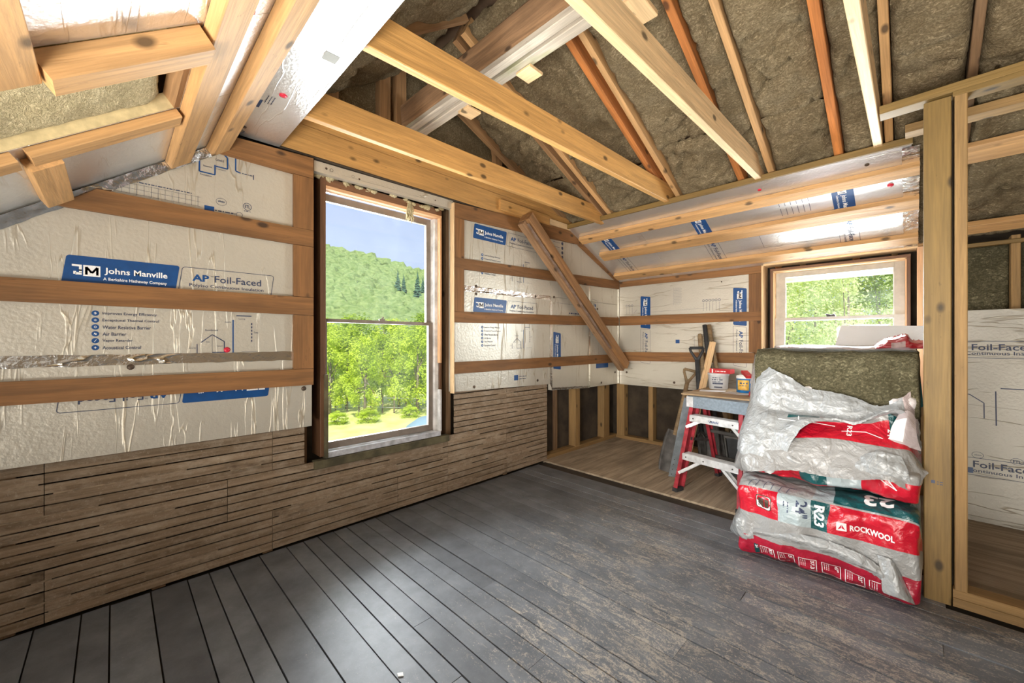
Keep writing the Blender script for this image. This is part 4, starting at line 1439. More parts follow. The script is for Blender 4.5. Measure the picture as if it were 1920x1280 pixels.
ro = Flat(); ro.poly([(2.250, .284), (2.262, .308), (2.262, .292)]); ro.poly([(2.264, .310), (2.277, .284), (2.264, .292)])
wt.text('R23', 2.160, .368, .098, .040, .0022, -90)
ik.text('24"', 2.090, .374, .075, .046, .0016, -90)
ik.marks(2.055, .36, .05, .008, -90); ik.marks(2.038, .36, .03, .008, -90)
# batt drawing in a rounded badge
bd = Flat(); bd.poly(bd.rpoly(1.915, 1.985, .292, .358, .012))
bk = Flat(); bk.poly([(1.925, .302), (1.952, .297), (1.952, .345), (1.925, .345)]); bk.rect(1.957, 1.976, .305, .345)
bg_ = Flat(); pp = bg_.rpoly(1.915, 1.985, .292, .358, .012); bg_.line(pp + [pp[0]], .004)
# data boxes on the lower band
bx = [(1.934, 1.994, 'R23'), (2.012, 2.077, '5'), (2.097, 2.165, '37.3'), (2.186, 2.255, '47"'), (2.274, 2.343, '23"'), (2.360, 2.425, '5½"')]
for a, b, t in bx:
    wt.line([(a, .026), (b, .026), (b, .092), (a, .092), (a, .026)], .0028)
    wt.text(t, b - .022, .088, .011 * max(2, len(t)), .015, .0008, -90)
    for q in range(3): wt.marks(a + .008 + .008 * q, .086, .034, .004, -90)
tl.rect(1.905, 1.926, .024, .096)
wt.text('24', 1.911, .090, .02, .011, .0006, -90)
conform(wt, 'printed_lettering', M['white'], b1, bv, (0, 2.4, 0), EX, EZ, DY)
conform(ik, 'printed_text', M['ink'], b1, bv, (0, 2.4, 0), EX, EZ, DY)
conform(bd, 'printed_badge', M['white'], b1, bv, (0, 2.4, 0), EX, EZ, DY)
conform(bk, 'printed_drawing', M['nail'], b1, bv, (0, 2.4, 0), EX, EZ, DY, .0026)
conform(bg_, 'badge_outline', M['nail'], b1, bv, (0, 2.4, 0), EX, EZ, DY, .0026)
conform(ro, 'logo_mark', M['redcap'], b1, bv, (0, 2.4, 0), EX, EZ, DY, .0028)
M['teal'] = plain('print_teal', TEAL, .35, 0, .05, 30, 0)
conform(tl, 'printed_block', M['teal'], b1, bv, (0, 2.4, 0), EX, EZ, DY, .0014)
TD = Vector((0, 1, -1)).normalized(); TU = Vector((0, 1, 1)).normalized()
tp = Flat(); tp.text('23', 0, 0, .105, .085, .007)
conform(tp, 'printed_lettering', M['white'], b1, bvt, (2.44, 2.505, .475), -EX, -TU, TD)
tp = Flat()
for k in range(6): tp.line([(1.885 + .034 * k, .075), (1.875 + .034 * k, .03)], .0025); tp.marks(1.888 + .034 * k, .072, .026, .006)
conform(tp, 'printed_text', M['ink'], b1, bvt, (0, 2.395, .365), EX, TU, TD)
mw = mat_plastic('white_film', [], (.32, .33, .33), .25, wr=1.6)
# sealed ends and the crumpled fold along the front
def at(l): return [onY(u, v, y) for u, v, y in l]
film('sealed_end', [at([(1388, 945, 2.60), (1396, 952, 2.46), (1412, 960, 2.42)]), at([(1374, 975, 2.58), (1380, 972, 2.42), (1412, 985, 2.40)]), at([(1371, 995, 2.58), (1386, 1000, 2.41), (1414, 1012, 2.40)]), at([(1394, 1010, 2.56), (1400, 1014, 2.43), (1414, 1022, 2.42)])], mw, b1, 26, 26, .014, 16, 3, (.01, .01))
film('front_fold', [at([(1412, 988, 2.40), (1470, 996, 2.385), (1540, 1010, 2.38), (1610, 1036, 2.38), (1655, 1066, 2.38)]), at([(1412, 995, 2.375), (1470, 1006, 2.365), (1540, 1025, 2.36), (1610, 1052, 2.362), (1655, 1080, 2.365)]), at([(1412, 1000, 2.385), (1470, 1014, 2.38), (1540, 1035, 2.375), (1610, 1061, 2.375), (1655, 1088, 2.375)])], mw, b1, 16, 90, .009, 14, 9, (.006, .006))
film('torn_corner', [at([(1645, 1040, 2.395), (1672, 1050, 2.39), (1690, 1075, 2.42)]), at([(1652, 1075, 2.37), (1682, 1085, 2.36), (1700, 1100, 2.40)]), at([(1655, 1108, 2.36), (1690, 1120, 2.345), (1715, 1130, 2.38)]), at([(1668, 1112, 2.37), (1698, 1126, 2.35), (1716, 1133, 2.37)])], mw, b1, 24, 24, .008, 12, 5)

# second bag: squashed, torn, its film hanging over the first
m2 = mat_plastic('bag_print_squashed', [(1.0, 3.0, -1, .14, RED), (2.09, 2.20, .05, .14, TEAL), (2.20, 2.33, .045, .14, GREY)], WHT, .28)
b2 = empty('insulation_bag', (2.17, 2.95, .425), 'torn white insulation bag with a red stripe squashed in the middle of the stack', 'bag', 'insulation bags in the torn stack')
vs, fs, uv = bag_mesh(1.85, 2.525, 2.455, 3.36, .427, .60, 5, 60, 110, .30, 7, 4, .006)
mk('bag_body', vs, fs, m2, b2, None, True, uv)
ms = mat_plastic('skirt_film', [(-1, 2, .10, .40, RED), (.74, .86, .0, .24, TEAL), (.86, 2, -.1, .13, WHT)], (.29, .287, .28), .28, wr=1.5)
skirt, sv, sf = film('torn_film', [
    at([(1392, 815, 2.90), (1402, 812, 2.66), (1445, 796, 2.60), (1508, 786, 2.585), (1565, 785, 2.59), (1625, 786, 2.59), (1668, 776, 2.60), (1702, 800, 2.62), (1727, 832, 2.70)]),
    at([(1387, 832, 2.88), (1395, 830, 2.60), (1442, 812, 2.565), (1508, 797, 2.555), (1565, 800, 2.56), (1625, 805, 2.56), (1672, 805, 2.575), (1706, 826, 2.60), (1728, 856, 2.70)]),
    at([(1385, 838, 2.860), (1392, 838, 2.520), (1442, 824, 2.490), (1508, 820, 2.485), (1565, 822, 2.490), (1625, 832, 2.490), (1674, 840, 2.500), (1708, 846, 2.530), (1729, 872, 2.690)]),
    at([(1380, 855, 2.840), (1386, 855, 2.480), (1442, 848, 2.445), (1508, 842, 2.450), (1565, 845, 2.460), (1625, 854, 2.460), (1674, 862, 2.460), (1712, 870, 2.500), (1734, 880, 2.545)]),
    at([(1377, 870, 2.800), (1392, 874, 2.450), (1442, 870, 2.415), (1508, 868, 2.425), (1565, 874, 2.430), (1625, 882, 2.430), (1674, 888, 2.420), (1712, 898, 2.460), (1741, 886, 2.520)]),
    at([(1380, 876, 2.780), (1398, 883, 2.440), (1442, 882, 2.395), (1490, 882, 2.400), (1545, 893, 2.410), (1605, 899, 2.410), (1662, 900, 2.400), (1708, 919, 2.430), (1738, 890, 2.510)])],
    ms, b2, 70, 150, .0065, 7, 2, (0, .004), Vector((0, -1, 0)), .9)
bvs = bvh_of(sv, sf)
bv2 = bvh_of(vs, fs)
vs2, fs2, uv2 = bag_mesh(1.85, 2.525, 2.62, 3.36, .585, .765, 4, 40, 60, .30, 7, 5, .006)
mk('bag_top', vs2, fs2, m2, b2, None, True, [(0, 0)] * len(vs2))
fx = Flat(); q = onY(1640, 806, 2.56)
fx.line([(-.12, -.02), (-.03, -.012), (.03, -.03)], .003); fx.text('R23', -.1, .005, .04, .02, .0008, -90); fx.text('24', .045, .01, .03, .022, .001, -90)
conform(fx, 'printed_lettering', M['white'], b2, bvs, (q.x, 2.5, q.z), EX, EZ, DY, .002)
fx = Flat(); q = onY(1600, 800, 2.56)
fx.line([(-.30, .008), (-.22, .006)], .003); fx.line([(-.19, .0), (-.07, -.008)], .003); fx.line([(-.21, .006), (-.21, .035)], .003)
conform(fx, 'printed_lettering', M['white'], b2, bvs, (q.x, 2.5, q.z), EX, EZ, DY, .002)
fx = Flat(); q = onY(1665, 905, 2.5); fx.line([(-.035, .015), (.03, -.03), (.0, .012), (-.035, .015)], .004)
conform(fx, 'printed_mark', M['white'], b2, bv2, (q.x, 2.5, q.z + .02), EX, EZ, DY, .003)
# soft knot of film at the right of the skirt
film('film_knot', [at([(1600, 858, 2.47), (1645, 846, 2.455), (1690, 856, 2.46)]), at([(1602, 872, 2.44), (1655, 868, 2.42), (1702, 880, 2.44)]), at([(1622, 886, 2.43), (1668, 892, 2.415), (1706, 900, 2.43)]), at([(1655, 893, 2.44), (1685, 905, 2.425), (1711, 921, 2.45)])], mw, b2, 30, 30, .014, 13, 21)

# third bag: split open, dark wool showing over the torn film
b3 = empty('insulation_bag', (2.17, 3.05, .765), 'split white insulation bag on top of the stack, its film peeled down from the wool', 'bag', 'insulation bags in the torn stack')
m3 = mat_plastic('peeled_film', [(.90, 2, .0, .55, (.56, .47, .47)), (.30, .45, .52, .60, TEAL), (.45, .80, .52, .575, (.50, .40, .42))], (.32, .335, .34), .24, wr=1.7)
film('peeled_film', [
    at([(1416, 664, 3.10), (1420, 668, 2.80), (1446, 690, 2.655), (1480, 706, 2.64), (1512, 726, 2.635), (1562, 735, 2.63), (1608, 747, 2.63), (1640, 760, 2.63), (1668, 758, 2.63), (1692, 745, 2.64), (1716, 726, 2.69)]),
    at([(1410, 700, 3.05), (1412, 705, 2.74), (1438, 722, 2.615), (1477, 736, 2.61), (1512, 746, 2.605), (1562, 757, 2.60), (1608, 766, 2.60), (1640, 773, 2.60), (1668, 770, 2.605), (1696, 764, 2.62), (1720, 762, 2.70)]),
    at([(1407, 740, 3.0), (1409, 748, 2.68), (1434, 760, 2.60), (1477, 768, 2.595), (1512, 772, 2.59), (1562, 777, 2.59), (1608, 782, 2.59), (1640, 782, 2.59), (1668, 777, 2.595), (1698, 775, 2.61), (1722, 795, 2.70)]),
    at([(1404, 764, 2.950), (1401, 772, 2.630), (1430, 780, 2.535), (1476, 782, 2.540), (1512, 781, 2.535), (1562, 786, 2.565), (1602, 790, 2.565), (1636, 785, 2.565), (1666, 774, 2.575), (1698, 783, 2.600), (1724, 825, 2.700)]),
    at([(1396, 800, 2.900), (1386, 815, 2.535), (1410, 824, 2.465), (1450, 822, 2.465), (1500, 788, 2.485), (1562, 783, 2.540), (1602, 790, 2.545), (1636, 779, 2.550), (1666, 768, 2.565), (1700, 776, 2.585), (1727, 850, 2.700)]),
    at([(1388, 830, 2.860), (1383, 842, 2.505), (1412, 868, 2.435), (1452, 884, 2.420), (1503, 803, 2.465), (1562, 788, 2.535), (1603, 796, 2.540), (1637, 782, 2.545), (1667, 770, 2.560), (1701, 778, 2.580), (1728, 872, 2.700)])],
    m3, b3, 84, 170, .0085, 9, 12, (.004, .008), Vector((0, -1, 0)), .95)
film('loose_lobe', [at([(1688, 772, 2.585), (1705, 770, 2.585), (1716, 782, 2.60)]), at([(1672, 800, 2.55), (1698, 796, 2.54), (1718, 806, 2.57)]), at([(1668, 818, 2.535), (1694, 822, 2.53), (1722, 828, 2.57)]), at([(1662, 824, 2.54), (1692, 834, 2.535), (1728, 846, 2.58)])], mat_plastic('lobe_film', [(.0, .5, .2, .8, (.72, .76, .72))], (.42, .36, .36), .3), b3, 26, 26, .008, 12, 31)
m3b = mat_plastic('bag_rest', [], (.66, .62, .62), .35)
vs, fs, uv = bag_mesh(1.84, 2.522, 2.66, 3.40, .755, .93, 5, 40, 60, .5, 8, 9, .008)
mk('bag_body', vs, fs, m3b, b3, None, True, uv)
tq = mat_plastic('teal_scrap', [(.4, .7, .3, .9, (.5, .55, .55))], TEAL, .3)
film('teal_flap', [at([(1722, 712, 2.75), (1726, 705, 2.78)]), at([(1714, 760, 2.71), (1730, 745, 2.74)]), at([(1710, 772, 2.70), (1731, 762, 2.73)])], tq, b3, 14, 10, .006, 14, 7)
# the wool itself: a block of batts, soft edges
vs, fs, uv = bag_mesh(1.835, 2.524, 2.665, 3.38, .775, 1.112, 9, 84, 150, .93, 22, 15, .0035)
vs = [v + Vector((0, -.010 * fbm(v * 7, 4) - .006 * fbm(v * 26, 3), .006 * fbm(v * 9 + Vector((3, 3, 3)), 3))) for v in vs]
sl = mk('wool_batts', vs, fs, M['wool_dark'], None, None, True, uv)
tag(sl, 'block of dark olive mineral wool batts exposed at the top of the torn bag stack', 'insulation')
# second pile standing behind, only its top shows
b4 = empty('insulation_bag', (2.05, 3.75, 0), 'pale pinkish insulation bag pile behind the torn stack, under the back window', 'bag')
m4 = mat_plastic('pink_film', [], (.56, .48, .50), .3)
vs, fs, uv = bag_mesh(1.74, 2.52, 3.46, 4.02, .0, 1.128, 9, 40, 80, .9, 20, 22, .004)
mk('bag_body', vs, fs, m4, b4, None, True, uv)
bv = bvh_of(vs, fs)
fx = Flat()
for k in range(9): fx.marks(1.9 + .062 * k, 1.096, .045, .010)
conform(fx, 'printed_text', M['ink'], b4, bv, (0, 3.4, 0), EX, EZ, DY)
film('red_torn_film', [at([(1644, 643, 3.66), (1662, 634, 3.64), (1680, 630, 3.64), (1700, 626, 3.64), (1712, 637, 3.62), (1738, 637, 3.62)]), at([(1640, 648, 3.58), (1662, 640, 3.55), (1680, 639, 3.55), (1700, 636, 3.54), (1712, 643, 3.52), (1738, 643, 3.52)]), at([(1636, 654, 3.52), (1662, 652, 3.5), (1680, 652, 3.5), (1700, 651, 3.48), (1712, 653, 3.46), (1738, 653, 3.46)])], mat_plastic('red_film', [(.30, .58, .62, 1.1, (.55, .42, .42))], (.42, .012, .03), .3), b4, 24, 60, .016, 22, 4, (.014, 0))
fo = prism('foil_offcut', [(2.085, 3.86, 1.10), (2.62, 3.86, 1.10), (2.62, 3.93, 1.245), (2.115, 3.93, 1.262)], (0, .02, -.010), M['foil_white'])
fo.location.z += .02
tag(fo, 'small silvery foil board offcut standing on the bag pile in front of the back window', 'board')

# ------------------------------------------------------------------ step ladder with a plywood top and clutter
ld = empty('step_ladder', (1.205, 3.065, 0), 'short red fibreglass step ladder with worn aluminium steps beside the torn bag stack', 'ladder')
def rail(name, f, t, side, web=.098, fl=.03):
    """C-section rail; web inward"""
    f, t = Vector(f), Vector(t)
    mb = MB()
    ax = Vector((1, 0, 0))
    mb.bar(f + Vector((side * .0, web / 2, 0)), t + Vector((0, web / 2, 0)), .005, web, (0, 1, 0)) if False else None
    for off, wd, hh in ((Vector((side * -.013, web / 2, 0)), .005, web), (Vector((0, .003, 0)), fl, .006), (Vector((0, web - .003, 0)), fl, .006)):
        a, b = f + off, t + off
        d = (b - a).normalized()
        s1 = Vector((1, 0, 0)); s1 = (s1 - d * s1.dot(d)).normalized(); s2 = d.cross(s1)
        vs = []
        for e in (a, b):
            for q in ((-1, -1), (1, -1), (1, 1), (-1, 1)):
                vs.append(e + s1 * q[0] * wd / 2 + s2 * q[1] * hh / 2)
        mb.add(vs, [[0, 1, 5, 4], [1, 2, 6, 5], [2, 3, 7, 6], [3, 0, 4, 7], [3, 2, 1, 0], [4, 5, 6, 7]])
    r = mb.build(name, M['fibre_red'], ld)
    return r
fl_, fr_ = (1.205, 3.065, .02), (1.685, 3.065, .02)
tl_, tr_ = (1.262, 3.195, .665), (1.632, 3.195, .665)
for a, b, s in ((fl_, tl_, 1), (fr_, tr_, -1)):
    r = rail('front_rail', a, b, s)
    mb = MB(); mb.box((a[0] - .02, a[0] + .02), (a[1] - .006, a[1] + .08), (0, .03)); mb.build('foot', M['rubber'], ld)
for a, b, s in (((1.19, 3.68, .02), (1.29, 3.31, .665), 1), ((1.70, 3.68, .02), (1.620, 3.31, .665), -1)):
    r = rail('rear_rail', a, b, s, .05, .024)
    mb = MB(); mb.box((a[0] - .018, a[0] + .018), (a[1] - .005, a[1] + .055), (0, .028)); mb.build('foot', M['rubber'], ld)
def step(z, y, x0, x1):
    mb = MB()
    mb.box((x0, x1), (y, y + .004), (z - .048, z))
    mb.box((x0, x1), (y + .083, y + .087), (z - .04, z))
    mb.box((x0, x1), (y + .004, y + .083), (z - .004, z - .0005))
    for k in range(7):
        mb.box((x0 + .003, x1 - .003), (y + .006 + k * .0115, y + .012 + k * .0115), (z - .001, z + .002))
    s = mb.build('step', M['alu'], ld)
    for xx in (x0 + .03, x0 + .17, x1 - .04):
        mb = MB(); mb.tube([(xx, y - .003, z - .024), (xx, y + .001, z - .024)], .0055, 8)
        mb.build('rivet', M['iron'], s)
step(.300, 3.108, 1.238, 1.660)
step(.592, 3.165, 1.262, 1.632)
for z, y, x0, x1, l in ((.25, 3.11, 1.238, 1.660, .13), (.545, 3.17, 1.262, 1.632, .06)):
    for sx_, xa in ((1, x0), (-1, x1)):
        beam('step_brace', (xa + sx_ * l * .95, y + .02, z), (xa - sx_ * .02, y - .02, z - l * .8), .022, .005, M['alu'], ld, (0, 1, 0), .001)
        beam('step_brace', (xa + sx_ * l * .95, y + .06, z), (xa - sx_ * .02, y + .02, z - l * .8), .022, .005, M['alu'], ld, (0, 1, 0), .001)
for xa, xb in ((1.245, 1.225), (1.68, 1.70)):
    beam('spreader', (xa, 3.21, .40), (xb, 3.53, .34), .022, .005, M['iron'], ld, (1, 0, 0), .001)
for z, x0, x1, y in ((.18, 1.22, 1.70, 3.60), (.42, 1.26, 1.66, 3.46)):
    box('rear_bar', (x0, x1), (y, y + .02), (z, z + .025), M['iron'], ld)
cp = MB()
for (x0, x1, y0, y1, z0, z1) in ((1.236, 1.702, 3.17, 3.345, .728, .7365), (1.236, 1.702, 3.168, 3.176, .652, .7285), (1.236, 1.702, 3.337, 3.345, .652, .7285), (1.236, 1.244, 3.176, 3.337, .652, .7285), (1.694, 1.702, 3.176, 3.337, .652, .7285)):
    cp.box((x0, x1), (y0, y1), (z0, z1))
cp.build('top_cap', M['greycap'], ld)
box('cap_tab', (1.236, 1.29), (3.1655, 3.169), (.655, .732), M['alu'], ld, .001)
box('side_label', (1.6965, 1.6985), (3.10, 3.135), (.15, .29), M['white'], ld, .0005)
fx = Flat()
for k in range(6): fx.line([(.14 + .012 * k, -.018), (.15 + .012 * k, -.034), (.156 + .012 * k, -.02)], .003)
fx.put('worn_logo', M['blue'], ld, (1.275, 3.165, .592), EX, EZ, .0025)
ld.rotation_euler = (0, 0, math.radians(-11.5))
bpy.context.view_layer.update()
# small sheet of plywood on the ladder
pb = prism('plywood_board', [(1.195, 3.205, .738), (1.72, 3.185, .738), (1.735, 3.80, .738), (1.20, 3.83, .738)], (0, 0, .011), M['ply_top'])
tag(pb, 'thin plywood board lying across the top of the red step ladder', 'board')
ZT = .7495
M['paper'] = plain('paper', (.72, .70, .69), .8, 0, .03, 20, .05)
M['pail'] = plain('pail_grey', (.60, .61, .62), .4, 0, .06, 20, .03)
M['clear'] = plain('frosted_clear', (.66, .68, .69), .2, 0, .06, 25, .05)
M['box_red'] = plain('carton_red', (.50, .025, .03), .35, 0, .2, 30, .05)
M['canblue'] = plain('can_blue', (.01, .16, .42), .35, 0, .15, 30, .02)
M['canyellow'] = plain('can_yellow', (.72, .42, .06), .4, 0, .25, 35, .02)
for k, (px_, sz) in enumerate((((1336, 733), (.19, .13)), ((1385, 738), (.20, .15)))):
    p = onZ(px_[0], px_[1], ZT)
    nx = 10; vs = []; fs = []
    ang = (.25, -.2)[k]
    for i in range(nx + 1):
        for j in range(nx + 1):
            a, b = (i / nx - .5) * sz[0], (j / nx - .5) * sz[1]
            x, y = p.x + a * math.cos(ang) - b * math.sin(ang), p.y + a * math.sin(ang) + b * math.cos(ang)
            vs.append((x, y, ZT + .001 + .012 * max(0, i / nx - .6) ** 1.5 * (1 + fbm((i * .3, j * .3, k), 2))))
    for i in range(nx):
        for j in range(nx):
            q = i * (nx + 1) + j; fs.append([q, q + nx + 1, q + nx + 2, q + 1])
    tag(mk('paper_sheet', vs, fs, M['paper'], None, None, True), ('curled white paper sheet lying on the plywood board in front of the grey pail', 'crumpled white paper sheet lying on the plywood board in front of the blue can')[k], 'paper')
# grey pail with a printed label
p = onZ(1353, 727, ZT); p.y = min(p.y, 3.72)
pl = empty('plastic_pail', (p.x, p.y, ZT), 'small grey plastic pail with black printed label on the plywood board', 'pail')
mb = MB(); mb.lathe((p.x, p.y, ZT), [(.070, .0), (.073, .004), (.080, .118), (.083, .119), (.083, .130), (.079, .131)], 32)
mb.build('pail_body', M['pail'], pl, True)
mb = MB(); mb.lathe((p.x, p.y, ZT), [(.0835, .126), (.085, .127), (.085, .136), (.08, .138), (.02, .137)], 32); mb.build('lid', M['pail'], pl)
def wrap(fl, name, mat, parent, c, r, off, face):
    """print wrapped round an upright cylinder, facing angle face"""
    vs = [(c[0] + (r + off) * math.cos(face + x / r), c[1] + (r + off) * math.sin(face + x / r), c[2] + y) for x, y in fl.v]
    return mk(name, vs, fl.f, mat, parent)
fa = math.atan2(CY - p.y, CX - p.x)
fx = Flat()
fx.marks(-.045, .097, .06, .011); fx.marks(-.05, .080, .085, .012); fx.marks(-.045, .064, .06, .009)
for k in range(8): fx.rect(-.045 + .010 * k, -.036 + .010 * k, .045, .058)
for k in range(6): fx.rect(-.03 + .010 * k, -.021 + .010 * k, .015, .026)
wrap(fx, 'printed_text', M['ink'], pl, (p.x, p.y, ZT), .0775, .003, fa)
# red screw box on the pail
rbx = prism('screw_box', [(p.x - .055, p.y - .05, ZT + .1385), (p.x + .115, p.y - .075, ZT + .1385), (p.x + .125, p.y + .01, ZT + .1385), (p.x - .045, p.y + .035, ZT + .1385)], (0, 0, .037), M['box_red'])
tag(rbx, 'flat red carton of screws lying on the lid of the grey pail', 'box')
fx = Flat(); fx.marks(.05, .014, .085, .010); fx.rect(.02, .03, .002, .034)
fx.put('printed_text', M['white'], rbx, (p.x - .055, p.y - .05, ZT + .1385), Vector((.17, -.025, 0)).normalized(), EZ, .001)
# blue and yellow can
p = onZ(1386, 732, ZT); p = Vector((1.545, 3.60, ZT))
cn = empty('wax_can', tuple(p), 'short blue and yellow can with a white lid beside the grey pail', 'can')
mb = MB(); mb.lathe(p, [(.056, 0), (.058, .004), (.058, .112), (.056, .114)], 32); mb.build('can_body', M['canblue'], cn, True)
mb = MB(); mb.lathe(p, [(.058, .113), (.061, .114), (.061, .130), (.055, .134), (.02, .134)], 32); mb.build('lid', M['white'], cn)
fa = math.atan2(CY - p.y, CX - p.x)
fx = Flat(); N = 8
for i in range(N): fx.rect(-.055 + .085 / N * i, -.055 + .085 / N * (i + 1), .022, .102)
wrap(fx, 'printed_label', M['canyellow'], cn, p, .058, .0015, fa)
fx = Flat(); fx.marks(-.035, .072, .055, .018); fx.marks(-.035, .055, .05, .01)
wrap(fx, 'printed_text', M['blue'], cn, p, .058, .003, fa)
# red tape measure leaning on the can's lid
tp_ = beam('scraper_handle', Vector((1.545, 3.57, ZT + .150)), Vector((1.600, 3.50, ZT + .115)), .05, .024, M['box_red'])
tp_.location = (1.575, 3.545, ZT + .150)
tag(tp_, 'red plastic tool handle lying tilted on the white lid of the blue can', 'tool')
p = Vector((1.645, 3.52, ZT))
bt = empty('spray_bottle', tuple(p), 'white and blue plastic bottle at the board end next to the torn bags', 'bottle')
mb = MB(); mb.lathe(p, [(.038, 0), (.041, .004), (.041, .10), (.034, .125), (.016, .138), (.014, .15)], 24); mb.build('bottle_body', M['clear'], bt, True)
fx = Flat()
for i in range(8): fx.rect(-.05 + .0125 * i, -.0375 + .0125 * i, .025, .085)
wrap(fx, 'printed_label', M['canblue'], bt, p, .041, .0012, math.atan2(CY - p.y, CX - p.x))
mb = MB(); mb.lathe(p + Vector((0, 0, .15)), [(.017, 0), (.018, .003), (.018, .018), (.015, .021)], 18); mb.build('cap', M['white'], bt)
mb = MB(); mb.lathe((1.655, 3.40, ZT), [(.026, 0), (.029, .003), (.029, .028), (.022, .034), (.012, .034)], 20)
tag(mb.build('chalk_bottle_cap', M['box_red'], None), 'round red screw cap lying near the right end of the plywood board', 'cap')

ch = onZ(751, 1264, .002)
tag(prism('paint_chip', [(ch.x - .012, ch.y - .006, .0015), (ch.x + .002, ch.y - .011, .0015), (ch.x + .013, ch.y + .004, .0015), (ch.x - .002, ch.y + .010, .0015)], (0, 0, .002), M['white']), 'small white paint chip lying on the dark floor boards near the bottom edge', 'chip')

# ------------------------------------------------------------------ tools leaning in the corner
def shaft(mb, a, b, r0, r1, n=12):
    mb.tube([a, Vector(a).lerp(Vector(b), .5), b], [r0, (r0 + r1) / 2, r1], n)
def dgrip(root, top, ax, mat, w=.055, h=.075):
    """D-shaped grip: fork of two straps and a cross bar; ax = shaft direction (downwards)"""
    top = Vector(top); ax = Vector(ax).normalized()
    sd = Vector((1, .55, 0)); sd = (sd - ax * sd.dot(ax)).normalized()
    low = top + ax * h * 1.5
    mb = MB()
    for s in (-1, 1):
        mb.tube([low, low - ax * h * .35 + sd * s * w * .35, top + ax * h * .35 + sd * s * w * .95, top + sd * s * w], [.019, .013, .012, .013], 10)
    mb.tube([top - sd * w * 1.05, top + sd * w * 1.05], .014, 10)
    mb.build('grip', mat, root, True)
    return low
# rusty spade with wooden D grip
top = onY(1294, 694, 3.93); bot = onZ(1249, 884, .01)
t1 = empty('spade', tuple(bot), 'rusty spade with a worn wooden D grip, lowest of the tools leaning behind the ladder', 'tool')
ax = (bot - top).normalized()
low = dgrip(t1, top, ax, M['handle'], .05, .085)
mb = MB(); shaft(mb, low, top.lerp(bot, .66), .019, .018); mb.build('shaft', M['handle'], t1, True)
def blade(root, a, b, wd, mat, curve=.02, tip=.4):
    a, b = Vector(a), Vector(b)
    ax = (b - a).normalized(); sd = Vector((1, .4, 0)); sd = (sd - ax * sd.dot(ax)).normalized(); nr = ax.cross(sd)
    vs, fs = [], []
    for i in range(11):
        t = i / 10
        w_ = wd * (.82 + .18 * min(1, t * 5)) * (1 if t < .7 else math.sqrt(max(.02, 1 - tip * ((t - .7) / .3) ** 2)))
        for j in range(9):
            s = j / 8 * 2 - 1
            p = a.lerp(b, t) + sd * s * w_ / 2 + nr * curve * (s * s)
            vs.append(p)
    n = len(vs)
    vs += [p + nr * .003 for p in vs]
    for i in range(10):
        for j in range(8):
            q = i * 9 + j
            fs.append([q, q + 1, q + 10, q + 9]); fs.append([n + q, n + q + 9, n + q + 10, n + q + 1])
    for i in range(10):
        fs.append([i * 9, (i + 1) * 9, n + (i + 1) * 9, n + i * 9]); fs.append([i * 9 + 8, n + i * 9 + 8, n + (i + 1) * 9 + 8, (i + 1) * 9 + 8])
    mk('blade', vs, fs, mat, root, None, True)
blade(t1, top.lerp(bot, .62), bot, .16, M['iron'])
# garden fork with black shaft and black D grip
top = onY(1306, 652, 3.98); bot = Vector((1.16, 3.78, .03))
t2 = empty('garden_fork', tuple(bot), 'garden fork with a black tubular shaft and black D grip behind the ladder', 'tool')
ax = (bot - top).normalized()
low = dgrip(t2, top, ax, M['rubber'], .058, .08)
mb = MB(); shaft(mb, low, top.lerp(bot, .72), .021, .019); mb.build('shaft', M['rubber'], t2, True)
e0 = top.lerp(bot, .72)
for k in range(4):
    mb = MB(); s = (k - 1.5) * .055
    mb.tube([e0, e0 + ax * .05 + Vector((s, s * .3, 0)), bot + Vector((s, s * .3, 0))], [.009, .008, .004], 8); mb.build('tine', M['iron'], t2, True)
# round wooden handle
top = onY(1312, 626, 4.08); bot = Vector((1.21, 3.83, .03))
t3 = empty('shovel', tuple(bot), 'shovel with a plain round brown wooden handle between the two leaning tools', 'tool')
mb = MB(); mb.tube([top + (bot - top).normalized() * -.0, top.lerp(bot, .02), top.lerp(bot, .5), top.lerp(bot, .7)], [.017, .022, .021, .019], 12); mb.build('shaft', M['handle'], t3, True)
blade(t3, top.lerp(bot, .68), bot, .19, M['iron'], .025, .7)
# tall post tool: two steel-banded halves ending in one grip
top = onY(1325, 609, 4.12); bot = Vector((1.33, 3.90, .03))
t4 = empty('post_hole_digger', tuple(bot), 'tall grey-brown post hole digger with two parallel handles, tallest of the leaning tools', 'tool')
for s, m_ in ((-1, 'rubber'), (1, 'handle')):
    mb = MB()
    a = top + Vector((.017 * s, .008 * s, 0)); b = bot + Vector((.05 * s, .02 * s, 0))
    mb.tube([a, a.lerp(b, .3), a.lerp(b, .78)], [.020, .019, .018], 12)
    mb.build('handle', M[m_], t4, True)
    blade(t4, a.lerp(b, .76), b, .13, M['iron'], .03, .8)
# sticks of pale wood
for k, (tu, bu) in enumerate((((1334, 641), (1313, 730)), ((1339, 641), (1319, 731)))):
    a = onY(tu[0], tu[1], 4.02 + .012 * k); b0 = onY(bu[0], bu[1], 3.90)
    d = (b0 - a).normalized(); b = a + d * ((a.z - .004) / -d.z)
    tag(beam('wood_strip', a, b, .034, .012 + .006 * k, M['pine_pale'], None, (.7, -.7, 0)), ('thin pale wooden strip leaning on the tools, nearer the spade of the pair', 'thin pale wooden strip leaning on the tools, nearer the pail of the pair')[k], 'strip', 'pale strips among the tools')
